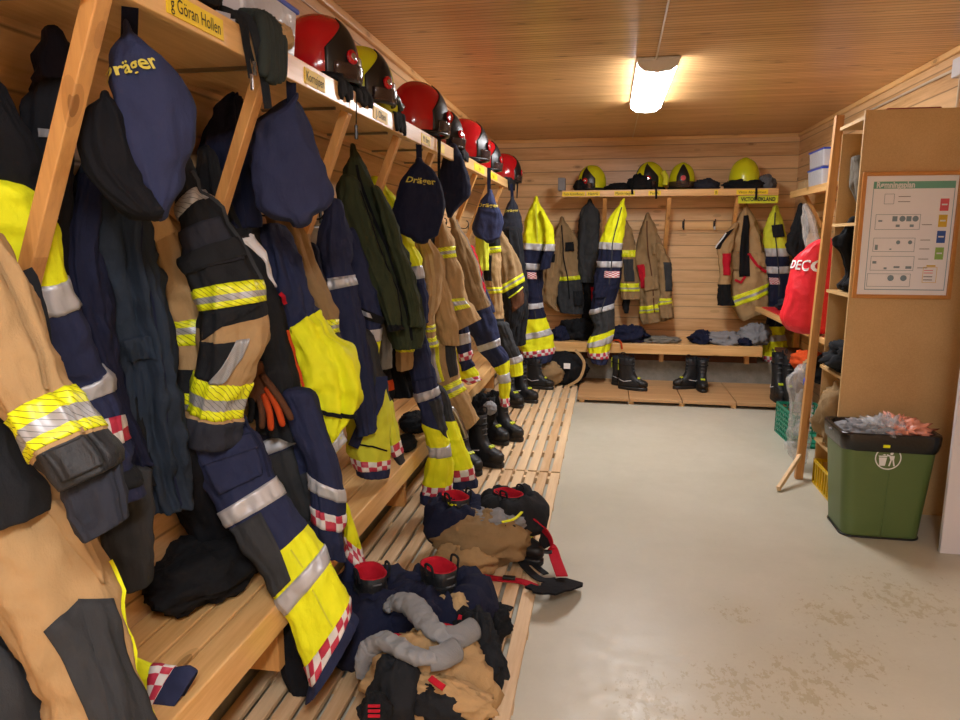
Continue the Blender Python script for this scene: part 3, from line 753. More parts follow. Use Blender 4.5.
# ---- hi-vis trousers, centre foreground
L10 = Loft([(176, 420, 240, 412), (186, 455, 258, 438), (205, 488, 268, 464), (223, 509, 273, 478), (231, 525, 283, 495), (256, 560, 302, 523), (276, 597, 320, 550), (287, 612, 328, 563), (299, 645, 343, 588), (306, 663, 349, 600), (309, 684, 351, 611), (306, 702, 357, 622)], Y=1.97, t=.055, seed=16, fold=.12, power=2.6)
t, a = G('hi_vis_trousers', 'navy and yellow trouser leg with cargo pocket and red check hem, front of bench', 'trousers',
  [('leg', L10, [(0, 'navy'), (5.15, 'yellow'), (10, 'navy')], [(3, 4, 's'), (6, 7, 's'), (9, 10, 'chk')])])
L10.patch(a, [(-.45, .9), (.75, .8), (.7, 2.4), (-.55, 2.4)], 'navy', 'cargo_pocket', off=.014)
L10.patch(a, [(-.5, .85), (.78, .75), (.78, 1.25), (-.5, 1.35)], 'navy', 'pocket_flap', off=.02)
L10.strip(a, [(.86, .2), (.88, 2.8)], .008, 'navy_dark', 'seam'); L10.strip(a, [(.2, 7.1), (.25, 8.8)], .005, 'yellow_dirty', 'seam'); L10.strip(a, [(.25, 5.3), (.3, 5.9)], .005, 'yellow_dirty', 'seam')
L10.patch(a, [(-.95, 4.08), (.1, 4.08), (-.05, 5.9), (-.97, 5.9)], 'charcoal', 'knee_patch', off=.006)
L11 = Loft([(150, 430, 200, 425), (160, 470, 214, 470), (182, 515, 240, 530), (214, 562, 272, 585), (246, 605, 300, 640), (270, 648, 312, 680), (294, 700, 316, 696)], Y=2.12, t=.05, seed=17, fold=.14)
t, a = G('hi_vis_trousers', 'black trouser leg tucked behind the yellow and navy leg with the cargo pocket', 'trousers', [('leg', L11, [(0, 'fleece')])])
# ---- second pair
L12 = Loft([(250, 395, 288, 385), (255, 420, 296, 405), (259, 441, 301, 423), (264, 454, 305, 438), (272, 482, 312, 468), (288, 512, 320, 500), (296, 540, 326, 530)], Y=2.35, t=.05, seed=18, fold=.12)
L13 = Loft([(282, 395, 312, 392), (292, 425, 325, 432), (302, 450, 337, 462), (307, 474, 342, 487), (310, 488, 342, 499), (312, 505, 343, 513), (315, 521, 343, 529), (318, 549, 345, 559)], Y=2.28, t=.05, seed=19, fold=.12)
L14 = Loft([(332, 490, 344, 500), (340, 508, 353, 520), (343, 522, 360, 540), (345, 540, 362, 555), (346, 553, 363, 566), (344, 580, 360, 582)], Y=2.5, t=.045, seed=20, fold=.12)
t, a, b_, c_ = G('hi_vis_trousers', 'navy hi-vis trousers with grey bands and charcoal knee, second along the bench', 'trousers',
  [('leg', L12, [(0, 'navy'), (4, 'charcoal'), (5.6, 'yellow_dirty')], [(2, 3, 's')]), ('leg', L13, [(0, 'navy')], [(3, 4, 's'), (5, 6, 'chk')]), ('leg', L14, [(0, 'yellow'), (4, 'navy')], [(2.6, 4, 'chk')])])
L12.patch(a, [(-.8, 3.05), (.35, 3.05), (.3, 5.3), (-.8, 5.3)], 'charcoal', 'knee_patch', off=.006)
# ---- yellow jacket, sleeve doubled up
L15 = Loft([(262, 235, 286, 232), (268, 280, 302, 275), (280, 325, 312, 308), (292, 350, 322, 322), (296, 385, 350, 352), (300, 410, 360, 388), (306, 432, 352, 412), (316, 455, 338, 432), (322, 464, 342, 446)], Y=2.42, t=.075, seed=21, fold=.34, fq=3.2, crease=.014)
t, a = G('hi_vis_jacket', 'bright fluorescent yellow jacket with navy shoulder, crumpled over a black strap at centre left', 'jacket',
  [('sleeve', L15, [(0, 'navy'), (2.4, 'yellow')], [(7.2, 8, 's')])])
L15.strip(a, [(-.75, 4.6), (-.2, 5.2), (.5, 5.75), (.95, 6.0)], .016, 'black', 'strap', off=.02)
# ---- brown work gloves under the black coat
t = thing('work_glove', 'brown and black leather work glove hanging below the black coat with the paper note', 'glove', at(268, 428, Y=2.2))
MB().tube(smoothpath([at(254, 362, Y=2.2), at(256, 380, Y=2.2), at(262, 400, Y=2.2)]), [.03, .03, .034, .038, .042, .044, .046, .046, .046, .046, .046, .044, .04][:13], 'brown', 12, squash=.5).obj('palm', t, smooth=True)
for k, (x0, y0, x1, y1, m) in enumerate(((258, 395, 262, 428, 'brown'), (264, 395, 271, 430, 'orange'), (267, 388, 283, 426, 'orange'), (262, 375, 292, 420, 'brown'), (250, 392, 250, 422, 'blackcloth'))):
    MB().tube(smoothpath([at(x0, y0, Y=2.19), at((x0+x1)/2+2, (y0+y1)/2, Y=2.16), at(x1, y1, Y=2.17)]), [.012]*11+[.011, .007], m, 10).obj('finger', t, smooth=True)
# ---- tan jacket behind the plain bag
L16 = Loft([(266, 205, 296, 200), (270, 228, 304, 225), (276, 250, 313, 248), (286, 275, 322, 280), (300, 300, 334, 305), (318, 322, 337, 320), (326, 336, 339, 332), (334, 350, 346, 345)], Y=2.62, t=.06, seed=22, fold=.2)
G('turnout_jacket', 'tan sleeve with a yellow and grey cuff band, below the plain dark blue bag', 'jacket', [('sleeve', L16, [(0, 'tan_dark'), (6, 'charcoal')], [(5, 6, 'ysy')])])
# ---- navy jacket with white band
L17 = Loft([(326, 205, 342, 205), (318, 245, 350, 245), (322, 279, 352, 275), (326, 291, 356, 285), (332, 330, 362, 320), (340, 370, 368, 360), (350, 405, 374, 398), (358, 435, 376, 430)], Y=2.9, t=.06, seed=23, fold=.18)
G('hi_vis_jacket', 'navy jacket with a pale grey band across the chest, left of the olive green coat', 'jacket', [('torso', L17, [(0, 'navy')], [(2, 3, 's')])])
# ---- navy jacket with pocket flap
L18 = Loft([(340, 235, 360, 230), (346, 265, 370, 262), (350, 290, 378, 295), (354, 312, 382, 318), (358, 330, 381, 328), (362, 345, 380, 342), (364, 368, 378, 366), (364, 382, 375, 380)], Y=3.1, t=.05, seed=24, fold=.16)
t, a = G('hi_vis_jacket', 'navy sleeve with a black pocket flap and yellow end, under the olive green coat', 'jacket', [('sleeve', L18, [(0, 'navy'), (4.9, 'yellow')], [(4, 4.9, 's')])])
L18.patch(a, [(-.7, 2.6), (.9, 2.9), (.95, 3.5), (-.7, 3.1)], 'black', 'pocket_flap', off=.01)
L18.patch(a, [(-.6, 2.75), (.1, 2.85), (.2, 3.1), (-.5, 3.0)], 'silver', 'reflective_tape', off=.014)
# ---- grey smock
L19 = Loft([(362, 245, 376, 248), (368, 280, 383, 285), (376, 315, 388, 318), (379, 345, 391, 345), (379, 368, 391, 367)], Y=3.45, t=.05, seed=25, fold=.16)
G('work_coat', 'grey coat hem showing under the olive green coat', 'coat', [('torso', L19, [(0, 'greybrown')])])
# ---- olive coat
L20 = Loft([(350, 156, 356, 153), (343, 178, 370, 180), (342, 205, 384, 208), (346, 230, 396, 236), (358, 262, 408, 262), (374, 295, 418, 298), (388, 325, 423, 326), (396, 348, 421, 346)], Y=3.3, t=.10, seed=26, fold=.3, fq=2.8)
L20s = Loft([(340, 180, 358, 182), (337, 205, 368, 212), (348, 240, 380, 246), (364, 272, 393, 280), (378, 300, 399, 306), (386, 322, 401, 323), (389, 332, 405, 329)], Y=3.14, t=.06, seed=27, fold=.15)
L20r = Loft([(372, 190, 382, 192), (380, 215, 394, 220), (388, 245, 404, 250), (398, 275, 413, 280), (406, 305, 420, 308), (409, 326, 422, 326)], Y=3.2, t=.055, seed=27.5, fold=.2)
t, a, b_, c_ = G('long_coat', 'olive green coat with long hanging sleeves in the middle of the left row', 'coat', [('torso', L20, [(0, 'olive')]), ('sleeve', L20s, [(0, 'olive'), (5.2, 'black')]), ('sleeve', L20r, [(0, 'olive')])])
L20.strip(a, [(.15, .6), (.2, 3), (.2, 6.5)], .014, 'fleece', 'zip', off=.008)
L20s.strip(b_, [(.7, .4), (.75, 4.8)], .006, 'fleece', 'seam')
# ---- yellow jacket behind the olive coat
L21 = Loft([(370, 182, 380, 180), (382, 205, 397, 203), (390, 232, 406, 230), (400, 256, 418, 254), (409, 268, 421, 266), (413, 280, 424, 278), (417, 305, 428, 300), (418, 325, 428, 322)], Y=3.8, t=.05, seed=28, fold=.14)
G('hi_vis_jacket', 'yellow and navy jacket sleeve showing along the right edge of the olive green coat', 'jacket', [('sleeve', L21, [(0, 'yellow'), (5, 'navy')], [(4, 5, 's')])])
# ---- hi-vis trousers lying on bench edge with strap
L22 = Loft([(348, 330, 372, 335), (358, 365, 380, 368), (352, 395, 384, 392), (346, 425, 389, 418), (348, 448, 390, 447), (351, 457, 389, 458), (355, 468, 388, 467), (362, 476, 386, 476)], Y=3.0, t=.065, seed=29, fold=.15)
L23 = Loft([(370, 372, 382, 370), (380, 402, 391, 400), (386, 428, 396, 424), (390, 444, 399, 440), (394, 456, 402, 452), (399, 464, 405, 461)], Y=3.12, t=.05, seed=30, fold=.12)
t, a, b_ = G('hi_vis_trousers', 'yellow trousers with a navy strap and red check hem on the bench', 'trousers',
  [('leg', L22, [(0, 'charcoal'), (1.8, 'yellow_dirty'), (6, 'navy')], [(5, 6, 'chk')]), ('leg', L23, [(0, 'charcoal'), (1, 'yellow_dirty'), (4, 'charcoal')], [(3, 4, 'chk')])])
L22.strip(a, [(.6, 1.2), (.35, 2.2), (-.2, 3.0), (-.55, 3.7)], .05, 'navy', 'brace_strap', off=.022)
L22.strip(a, [(-.6, 3.55), (.1, 3.7), (.7, 4.0)], .008, 'black', 'seam', off=.012)
# ---- tan jackets, middle distance
L24 = Loft([(410, 236, 426, 234), (413, 262, 438, 258), (418, 290, 440, 295), (421, 312, 434, 315), (422, 324, 434, 324), (423, 334, 435, 334), (423, 346, 436, 346)], Y=4.05, t=.07, seed=31, fold=.25)
t, a = G('turnout_jacket', 'creased tan jacket with double yellow bands right of the olive green coat', 'jacket', [('torso', L24, [(0, 'tan')], [(4, 4.7, 'ysy'), (5.2, 6, 'ysy')])])
L24.strip(a, [(.3, .3), (.4, 2), (.35, 3.8)], .02, 'tan_light', 'zip', off=.008); L24.patch(a, [(-.7, 1.6), (.1, 1.6), (.1, 2.1), (-.7, 2.1)], 'tan', 'pocket_flap', off=.015)
L25 = Loft([(394, 310, 412, 308), (395, 325, 416, 322), (396, 338, 414, 336), (398, 352, 412, 352), (399, 370, 410, 368)], Y=3.65, t=.05, seed=32, fold=.18)
G('turnout_jacket', 'tan sleeve with yellow bands poking out below the olive green coat', 'jacket', [('sleeve', L25, [(0, 'tan')], [(.8, 1.6, 'ysy'), (2.1, 2.9, 'ysy')])])
L26 = Loft([(436, 222, 444, 222), (437, 245, 454, 243), (439, 259, 456, 257), (436, 275, 462, 272), (436, 298, 464, 296), (442, 312, 470, 306), (452, 333, 479, 320)], Y=4.35, t=.08, seed=33, fold=.2)
L27 = Loft([(432, 258, 442, 258), (430, 290, 448, 288), (434, 320, 456, 320), (442, 344, 458, 345)], Y=4.25, t=.06, seed=34, fold=.2)
t, a, b_ = G('turnout_jacket', 'tan jacket with wide hanging sleeve and yellow shoulder band, centre of the left row', 'jacket', [('sleeve', L26, [(0, 'tan')], [(1.2, 2, 'ysy')]), ('torso', L27, [(0, 'tan')])])
L26.patch(a, [(-.1, 4.1), (.75, 4.1), (.75, 5.1), (-.1, 5.1)], 'ystripe', 'reflective_patch', off=.006)
L26.patch(a, [(-.1, 4.4), (.75, 4.4), (.75, 4.8), (-.1, 4.8)], 'silver', 'reflective_patch', off=.008)
L28 = Loft([(450, 221, 455, 219), (452, 240, 466, 242), (457, 262, 474, 262), (464, 288, 482, 288), (472, 312, 490, 306)], Y=4.9, t=.07, seed=35, fold=.16)
t, a = G('turnout_jacket', 'brown tan jacket with pale piping along its open edge', 'jacket', [('torso', L28, [(0, 'tan_dark')])])
L28.strip(a, [(.9, .1), (.92, 1), (.93, 2), (.93, 3), (.93, 3.9)], .012, 'tape_white', 'piping', off=.006)
L29 = Loft([(466, 250, 474, 248), (468, 275, 480, 272), (474, 300, 486, 298)], Y=5.15, t=.06, seed=36, fold=.2)
G('red_bag', 'red cloth bag hanging behind the brown tan jacket with pale piping', 'bag', [('body', L29, [(0, 'red')])])
# ---- main hi-vis trousers
L30 = Loft([(400, 322, 418, 318), (404, 340, 426, 338), (410, 365, 432, 362), (415, 393, 437, 386), (417, 402, 439, 394), (423, 423, 446, 430), (428, 446, 451, 444), (429, 455, 452, 454), (425, 484, 452, 483), (422, 492, 451, 493), (421, 503, 449, 503)], Y=3.72, t=.06, seed=37, fold=.1)
L31 = Loft([(434, 385, 446, 392), (440, 420, 454, 420), (446, 445, 463, 445), (451, 469, 473, 466), (452, 480, 475, 477), (454, 488, 477, 486)], Y=3.9, t=.05, seed=38, fold=.1)
t, a, b_ = G('hi_vis_trousers', 'navy and yellow trousers with grey band hanging over the middle of the bench', 'trousers',
  [('leg', L30, [(0, 'navy'), (5, 'yellow'), (9, 'navy')], [(3, 4, 's'), (6, 7, 's'), (8, 9, 'chk')]), ('leg', L31, [(0, 'charcoal'), (1, 'yellow'), (4, 'navy')], [(3, 4, 'chk')])])
L30.patch(a, [(-.7, 1.2), (.6, 1.2), (.6, 2.5), (-.7, 2.5)], 'navy', 'cargo_pocket', off=.012)
L30.patch(a, [(.0, 4.1), (.95, 4.1), (.95, 5.4), (.3, 5.0)], 'charcoal', 'knee_patch', off=.006)
# ---- tan trousers
L32 = Loft([(428, 338, 454, 336), (429, 362, 456, 358), (438, 387, 460, 378), (446, 400, 465, 390), (457, 416, 472, 404), (466, 430, 478, 420)], Y=4.3, t=.06, seed=39, fold=.12)
t, a = G('turnout_trousers', 'tan trouser leg with grey knee patch and yellow band over the bench edge', 'trousers', [('leg', L32, [(0, 'tan')], [(2, 3, 'ysy')])])
L32.patch(a, [(.25, .2), (.95, .2), (.85, 1.75), (.2, 1.75)], 'charcoal', 'knee_patch', off=.006)
L32.patch(a, [(-.85, .1), (-.1, .1), (-.2, 1.8), (-.85, 1.8)], 'ystripe', 'reflective_strip', off=.006)
L32.patch(a, [(-.6, .1), (-.35, .1), (-.4, 1.8), (-.65, 1.8)], 'silver', 'reflective_strip', off=.008)
# ---- navy sleeve with check
L33 = Loft([(452, 312, 467, 310), (456, 334, 468, 332), (457, 345, 470, 342), (458, 354, 471, 350), (460, 361, 472, 358), (463, 371, 475, 365)], Y=4.75, t=.05, seed=40, fold=.12)
G('hi_vis_jacket', 'navy cuff with grey band and red check below the wide tan sleeve', 'jacket', [('sleeve', L33, [(0, 'navy')], [(1, 2, 's'), (3, 4, 'chk')])])
# ---- navy trousers further on
L34 = Loft([(462, 306, 486, 300), (468, 325, 494, 318), (477, 346, 499, 338), (480, 352, 501, 345), (492, 364, 508, 355), (498, 374, 509, 372), (499, 382, 510, 381), (500, 397, 509, 397), (501, 405, 509, 405)], Y=5.2, t=.07, seed=41, fold=.12)
L35 = Loft([(494, 325, 507, 324), (502, 345, 515, 344), (508, 358, 520, 355), (510, 364, 522, 361), (511, 376, 524, 374)], Y=5.6, t=.06, seed=42, fold=.12)
G('hi_vis_trousers', 'navy trousers with pale band and narrow yellow leg over the far bench end', 'trousers',
  [('leg', L34, [(0, 'navy'), (4.3, 'yellow')], [(2, 3, 's'), (5, 6, 's'), (7, 8, 'chk')]), ('leg', L35, [(0, 'charcoal'), (2, 'yellow')], [(2, 3, 's')])])
# ---- black and tan jacket near the back corner
L36 = Loft([(494, 232, 502, 232), (497, 250, 514, 250), (498, 268, 520, 266), (499, 286, 521, 274), (501, 294, 523, 282), (504, 310, 526, 302), (507, 330, 520, 324)], Y=6.2, t=.09, seed=43, fold=.14)
L37 = Loft([(486, 236, 498, 236), (485, 247, 499, 246), (486, 254, 500, 252), (485, 275, 500, 275), (488, 287, 501, 287), (490, 295, 502, 294), (491, 318, 503, 318), (495, 329, 502, 329)], Y=5.95, t=.06, seed=44, fold=.12)
t, a, b_ = G('turnout_jacket', 'tan and black turnout jacket with yellow bands near the back left corner', 'jacket',
  [('torso', L36, [(0, 'tan_dark'), (4, 'blackcloth')], [(3, 4, 'ysy')]), ('sleeve', L37, [(0, 'blackcloth'), (2, 'tan'), (6, 'blackcloth')], [(1, 2, 'ysy'), (4, 4.9, 'ysy')])])
L37.patch(b_, [(-.95, 2.1), (-.1, 2.1), (-.1, 3.4), (-.95, 3.4)], 'blackcloth', 'elbow_patch', off=.006)
L36.patch(a, [(-.2, 4.5), (.8, 4.3), (.8, 5.0), (-.2, 5.2)], 'brown', 'reflective_patch', off=.006)
L36.strip(a, [(-.3, 4.45), (.8, 4.25)], .012, 'ystripe', 'reflective_tape', off=.009)
# ---- coveralls at the back left corner
L38 = Loft([(534, 202, 538, 201), (527, 215, 545, 216), (524, 232, 549, 234), (524, 243, 549, 244), (523, 249, 549, 251), (522, 262, 544, 264), (523, 269, 543, 270), (524, 303, 542, 302), (523, 309, 543, 307), (522, 319, 546, 317), (520, 334, 549, 328), (520, 340, 551, 334), (522, 351, 553, 347), (523, 357, 553, 353), (526, 364, 550, 361)], Y=7.45, t=.12, seed=45, fold=.16, n=48)
L39 = Loft([(540, 212, 546, 214), (544, 228, 553, 230), (545, 244, 554, 244), (544, 251, 553, 251), (540, 270, 549, 268)], Y=7.3, t=.05, seed=46, fold=.12)
t, a, b_ = G('coverall', 'yellow and navy coverall hanging full length in the back left corner', 'coverall',
  [('body', L38, [(0, 'yellow'), (4, 'navy_dark'), (9, 'yellow'), (13, 'navy')], [(3, 4, 's'), (5, 6, 's'), (7, 8, 's'), (10, 11, 's'), (12, 13, 'chk')]), ('sleeve', L39, [(0, 'yellow'), (3, 'navy_dark')], [(2, 3, 's')])])
L38.strip(a, [(0, .3), (.05, 2.8)], .014, 'yellow_dirty', 'zip', off=.008); L38.strip(a, [(.1, 8.2), (.1, 8.9)], .012, 'charcoal', 'zip', off=.008)
L38.patch(a, [(-.6, 6.1), (.3, 6.1), (.3, 6.3), (-.6, 6.3)], 'checker', 'checkered_patch', off=.008)
# bits of reflective hem and cloth on the bench
L40 = Loft([(134, 655, 137, 715), (150, 664, 150, 706), (160, 664, 150, 706), (175, 667, 156, 706), (190, 666, 163, 712), (198, 670, 170, 716)], Y=1.44, t=.016, seed=47, fold=.12)
G('hi_vis_trousers', 'navy trouser hem with yellow and red check lying on the near end of the bench', 'trousers', [('leg', L40, [(0, 'yellow'), (3, 'navy')], [(1.2, 3, 'chk')])])
L41 = Loft([(452, 352, 462, 350), (454, 366, 470, 362), (458, 378, 478, 374), (470, 385, 482, 380)], Y=4.9, t=.03, seed=48, fold=.15)
G('hi_vis_jacket', 'yellow hem with red check bunched on the bench behind the navy cuff', 'jacket', [('sleeve', L41, [(0, 'yellow')], [(2.2, 3, 'chk')])])
# ---- filling garments deep against the wall
def filler(rows, Y, mat, label, seed, name='work_jacket', t=.07, bands=()):
    L = Loft(rows, Y=Y, t=t, seed=seed, fold=.22); G(name, label, 'jacket', [('torso', L, [(0, mat)], bands)])
filler([(300, 250, 318, 250), (296, 300, 325, 300), (300, 350, 335, 350), (310, 400, 345, 400)], 2.75, 'navy_dark', 'dark navy jacket deep behind the bright yellow jacket', 50)
filler([(345, 245, 356, 245), (344, 290, 366, 290), (352, 340, 372, 340)], 3.55, 'navy_dark', 'dark navy jacket deep behind the olive coat', 51)
filler([(385, 330, 402, 330), (382, 350, 408, 350), (382, 378, 412, 375), (392, 398, 418, 396)], 3.95, 'black', 'black trousers in the shade below the olive coat', 52)
filler([(424, 240, 436, 240), (424, 262, 438, 262), (428, 285, 440, 285)], 4.6, 'blackcloth', 'black jacket with a red lining behind the creased tan jacket', 53)
filler([(468, 262, 478, 260), (472, 285, 484, 285), (480, 315, 494, 312)], 5.45, 'navy', 'navy jacket behind the red cloth bag', 54)
filler([(504, 230, 520, 230), (506, 250, 524, 250), (512, 275, 526, 275), (514, 310, 527, 310), (508, 345, 524, 345)], 6.7, 'blackcloth', 'black jacket between the tan and black jacket and the corner coverall', 55)
filler([(478, 222, 486, 222), (476, 245, 488, 245), (478, 270, 488, 270)], 5.75, 'yellow_dirty', 'yellow jacket shoulder behind the pale cords', 56)
filler([(225, 215, 240, 215), (225, 260, 262, 260), (250, 320, 290, 320), (262, 380, 305, 380), (275, 430, 315, 430)], 2.5, 'black', 'black trousers deep behind the black coat with the note', 57)
filler([(60, 230, 90, 230), (60, 290, 110, 290), (80, 350, 130, 350), (100, 420, 150, 420), (110, 480, 160, 480)], 2.0, 'black', 'black jacket deep behind the long denim coat', 58)

# ================================================================ mask bags hanging from the shelf
def bag(label, rows, Y, strap, seed, mat='bagblue', logo=None, extra=None, group=None, t=.06):
    L = Loft(rows, Y=Y, t=t, seed=seed, fold=.10, n=64, ds=.008, fq=1.6, crease=.007)
    o = thing('mask_bag', label, 'bag', base_of(L), group)
    b = L.build('body', o, [(0, mat)], bottom='round')
    if extra:
        E = Loft(extra, Y=Y-.075, t=t*.5, seed=seed+.5, fold=.2, ds=.01); E.build('flap', o, [(0, 'fleece')], bottom='round')
    w, pts = strap
    ribbon('strap', smoothpath([at(x, y, Y=Y-.01) for x, y in pts]), w, .006, 'navy_dark', o, facing=CAM)
    if logo: L.letter(b, *logo[:6], rot=logo[6])
    return o
bag('large dark blue bag with yellow lettering and an open black flap, nearest hanging bag',
    [(125, 36, 133, 36), (117, 55, 150, 52), (112, 85, 183, 84), (113, 112, 194, 115), (119, 140, 196, 146), (130, 168, 187, 168), (141, 190, 178, 192), (152, 208, 168, 209)], 1.5,
    (.034, [(130, -18), (130, 10), (129, 40)]), 61, logo=('Dräger', -.40, 1.8, .095, .034, 'logo_gold', .12),
    extra=[(98, 99, 110, 96), (86, 112, 124, 116), (84, 140, 135, 150), (89, 170, 144, 182), (103, 193, 158, 203), (125, 211, 164, 213)])
bag('plain dark blue pouch hanging on a wide strap between the second and third shelf braces',
    [(287, 101, 297, 101), (266, 113, 304, 110), (252, 127, 310, 125), (252, 152, 318, 150), (254, 182, 328, 176), (259, 207, 333, 192), (275, 219, 325, 209), (290, 221, 312, 216)], 2.14,
    (.03, [(291, 58), (291, 80), (292, 104)]), 62)
bag('black bag with yellow lettering hanging over the olive green coat row',
    [(416, 163, 423, 163), (408, 172, 433, 171), (400, 186, 441, 185), (395, 205, 443, 204), (393, 222, 441, 222), (401, 234, 437, 235), (412, 238, 428, 239)], 3.62,
    (.03, [(418, 133), (419, 150), (419, 165)]), 63, mat='navy_dark', logo=('Dräger', .0, 1.75, .13, .035, 'logo_gold', -.12))
bag('black bag with a brown mark hanging right of the bag with yellow lettering',
    [(448, 148, 457, 148), (443, 160, 463, 160), (440, 177, 469, 178), (440, 194, 468, 196), (446, 205, 460, 205), (448, 214, 454, 213)], 4.45,
    (.02, [(446, 136), (450, 142), (452, 150)]), 64, mat='navy_dark', logo=None)
bag('blue bag with yellow lettering hanging near the far end of the left shelf',
    [(487, 193, 492, 193), (481, 202, 495, 202), (475, 216, 501, 215), (473, 230, 502, 230), (478, 238, 499, 238), (484, 240, 494, 240)], 5.6,
    (.03, [(489, 168), (489, 180), (489, 195)]), 65, logo=('Dräger', 0, 1.3, .15, .04, 'logo_gold', -.05))
bag('dark bag at the very end of the left shelf beside the corner coverall',
    [(510, 199, 514, 199), (505, 210, 518, 209), (501, 225, 522, 224), (502, 235, 521, 234), (508, 240, 516, 240)], 6.9,
    (.03, [(511, 184), (512, 192), (512, 200)]), 66, mat='slate', logo=('Dräger', 0, 1.1, .12, .035, 'logo_gold', 0))

# ================================================================ helmets
def helmet(label, loc, rot, color, s=1.0, group=None, flap=True, badge=True, face='helmet_red', tilt=0., plain=False):
    o = thing('helmet', label, 'helmet', loc, group); o.rotation_euler = (0, tilt, rot); l0 = Vector(loc)
    a, b, h, z0 = .148*s, .122*s, .175*s, .075*s
    def D(ph, th, off=0.):
        k = 1+off/.14
        crest = 1+.06*math.exp(-(math.sin(th)*math.cos(ph)/.16)**2)*math.sin(max(0, ph))
        return l0+Vector((a*math.cos(ph)**.8*math.cos(th)*k if ph > 0 else a*math.cos(ph)*math.cos(th)*k, b*(math.cos(ph)**.8 if ph > 0 else math.cos(ph))*math.sin(th)*k, z0+h*math.sin(ph)*k*crest))
    def grid(mat, p0, p1, t0, t1, off, nm, par, nn=14, rim=True):
        mb = MB(); P = []
        for i in range(-1 if rim else 0, nn+(2 if rim else 1)):
            ii = max(0, min(nn, i)); row = []
            for j in range(-1 if rim else 0, nn+(2 if rim else 1)):
                jj = max(0, min(nn, j)); e = rim and (i < 0 or j < 0 or i > nn or j > nn)
                pa = p0(jj/nn) if callable(p0) else p0; pb = p1(jj/nn) if callable(p1) else p1
                row.append(D(pa+(pb-pa)*ii/nn, t0+(t1-t0)*jj/nn, -.002 if e else off))
            P.append(row)
        mb.grid(P, mat); return mb.obj(nm, par, smooth=True)
    mb = MB(); n = 40
    P = [[D(-.32+(PI/2-.001+.32)*i/22, 2*PI*j/n) for j in range(n)] for i in range(23)]
    P.insert(0, [D(-.32, 2*PI*j/n, -.012)+Vector((0, 0, .03)) for j in range(n)])
    n0 = mb.grid(P, color, closed_u=True); mb.cap(n0, n, 'black_plastic', True); mb.cap(n0+23*n, n, color)
    sh = mb.obj('shell', o, smooth=True)
    MB().tube([D(-.30, 2*PI*j/32, .004) for j in range(33)], .009*s, 'black_plastic', 8, caps=False).obj('rim', o, smooth=True)
    for sg in (() if plain else (1, -1)):
        p = grid('black_plastic', -.25, lambda u: .25+.95*u, sg*1.45, sg*.42, .004, 'side_panel', o)
        if badge:
            c = D(.12, sg*.75, .010); nx = Vector((math.cos(.75), sg*math.sin(.75), .1)).normalized(); M = Matrix.Translation(c) @ nx.to_track_quat('Z', 'Y').to_matrix().to_4x4()
            m2 = MB(); m2.lathe([(.0, -.004), (.026*s, -.004), (.026*s, .004), (.018*s, .007), (0, .007)], face, n=20).obj('side_badge', p, smooth=True, xf=M)
            MB().lathe([(.009*s, .0072), (.013*s, .0072), (.013*s, .009), (.009*s, .009)], 'chrome', n=16).obj('badge_ring', p, smooth=True, xf=M)
    if plain:
        p = grid('black_plastic', -.22, lambda u: .25+.75*math.sin(PI*u), -.5, .5, .005, 'front_plate', o)
        c = D(.15, 0, .012); M = Matrix.Translation(c) @ Vector((1, 0, .2)).to_track_quat('Z', 'Y').to_matrix().to_4x4()
        MB().lathe([(0, -.004), (.024*s, -.004), (.024*s, .005), (0, .008)], 'c_red', n=18).obj('front_badge', p, smooth=True, xf=M)
    else: grid('chrome', -.22, .18, -.42, .42, .006, 'front_plate', o)
    grid('visor', -.30, .0, -1.25, 1.25, .012, 'visor', o)
    if flap:
        mb = MB(); P = []
        for i in range(7):
            row = []
            for j in range(25):
                th = 1.35+(2*PI-2.7)*j/24; q = D(-.3, th, .002); f = i/6
                q = q+Vector((math.cos(th)*.05*f, math.sin(th)*.045*f, -(.055*s)*f))+Vector((0, 0, .006*math.sin(j*1.3+i)))
                q.z = max(q.z, l0.z+.002); row.append(q)
            P.append(row)
        mb.grid(P, 'blackcloth'); f = mb.obj('neck_flap', o, smooth=True); sm = f.modifiers.new('thickness', 'SOLIDIFY'); sm.thickness = .004
    return o
SH = SZ+.001
def lp(px, py, x=-1.05): return at(px, py, X=x).y
for px, py, col, s, rot, x, lab in (
    (319, 48, 'helmet_red', 1.0, .4, -1.07, 'glossy red helmet with black side panel, nearest on the left shelf'),
    (360, 82, 'helmet_yellow', 1.0, .35, -1.07, 'yellow helmet with black side panel beside the nearest red helmet'),
    (418, 112, 'helmet_red', 1.2, .7, -1.07, 'dark red helmet right of the yellow ones on the left shelf'),
    (441, 130, 'helmet_red', 1.0, .35, -1.07, 'red helmet squeezed in fourth on the left shelf, mostly hidden'),
    (465, 146, 'helmet_red', 1.25, .65, -1.07, 'bright red helmet with silver front, past the black hanging bag'),
    (483, 158, 'helmet_red', 1.1, .55, -1.07, 'red helmet with yellow goggles near the far end of the left shelf'),
    (505, 172, 'helmet_red', 1.2, .7, -1.07, 'dark red helmet last on the left shelf by the back wall')):
    y = lp(px, py, x)
    helmet(lab, (x, y, SH), rot, col, s)
o = thing('goggles', 'yellow rimmed goggles and black cover beside the yellow helmet on the left shelf', 'goggles', (-.99, lp(387, 105, -.99), SH)); l0 = Vector(o.location)
MB().lathe([(0, 0), (.055, 0), (.075, .03), (.07, .07), (.045, .10), (0, .11)], 'helmet_yellow', c=l0, n=20, sx=.7).obj('shell', o, smooth=True)
MB().tube([l0+Vector((.05, -.05+.01*k, .045+.015*math.sin(k*.6))) for k in range(11)], .018, 'black_plastic', 8).obj('lens', o, smooth=True)
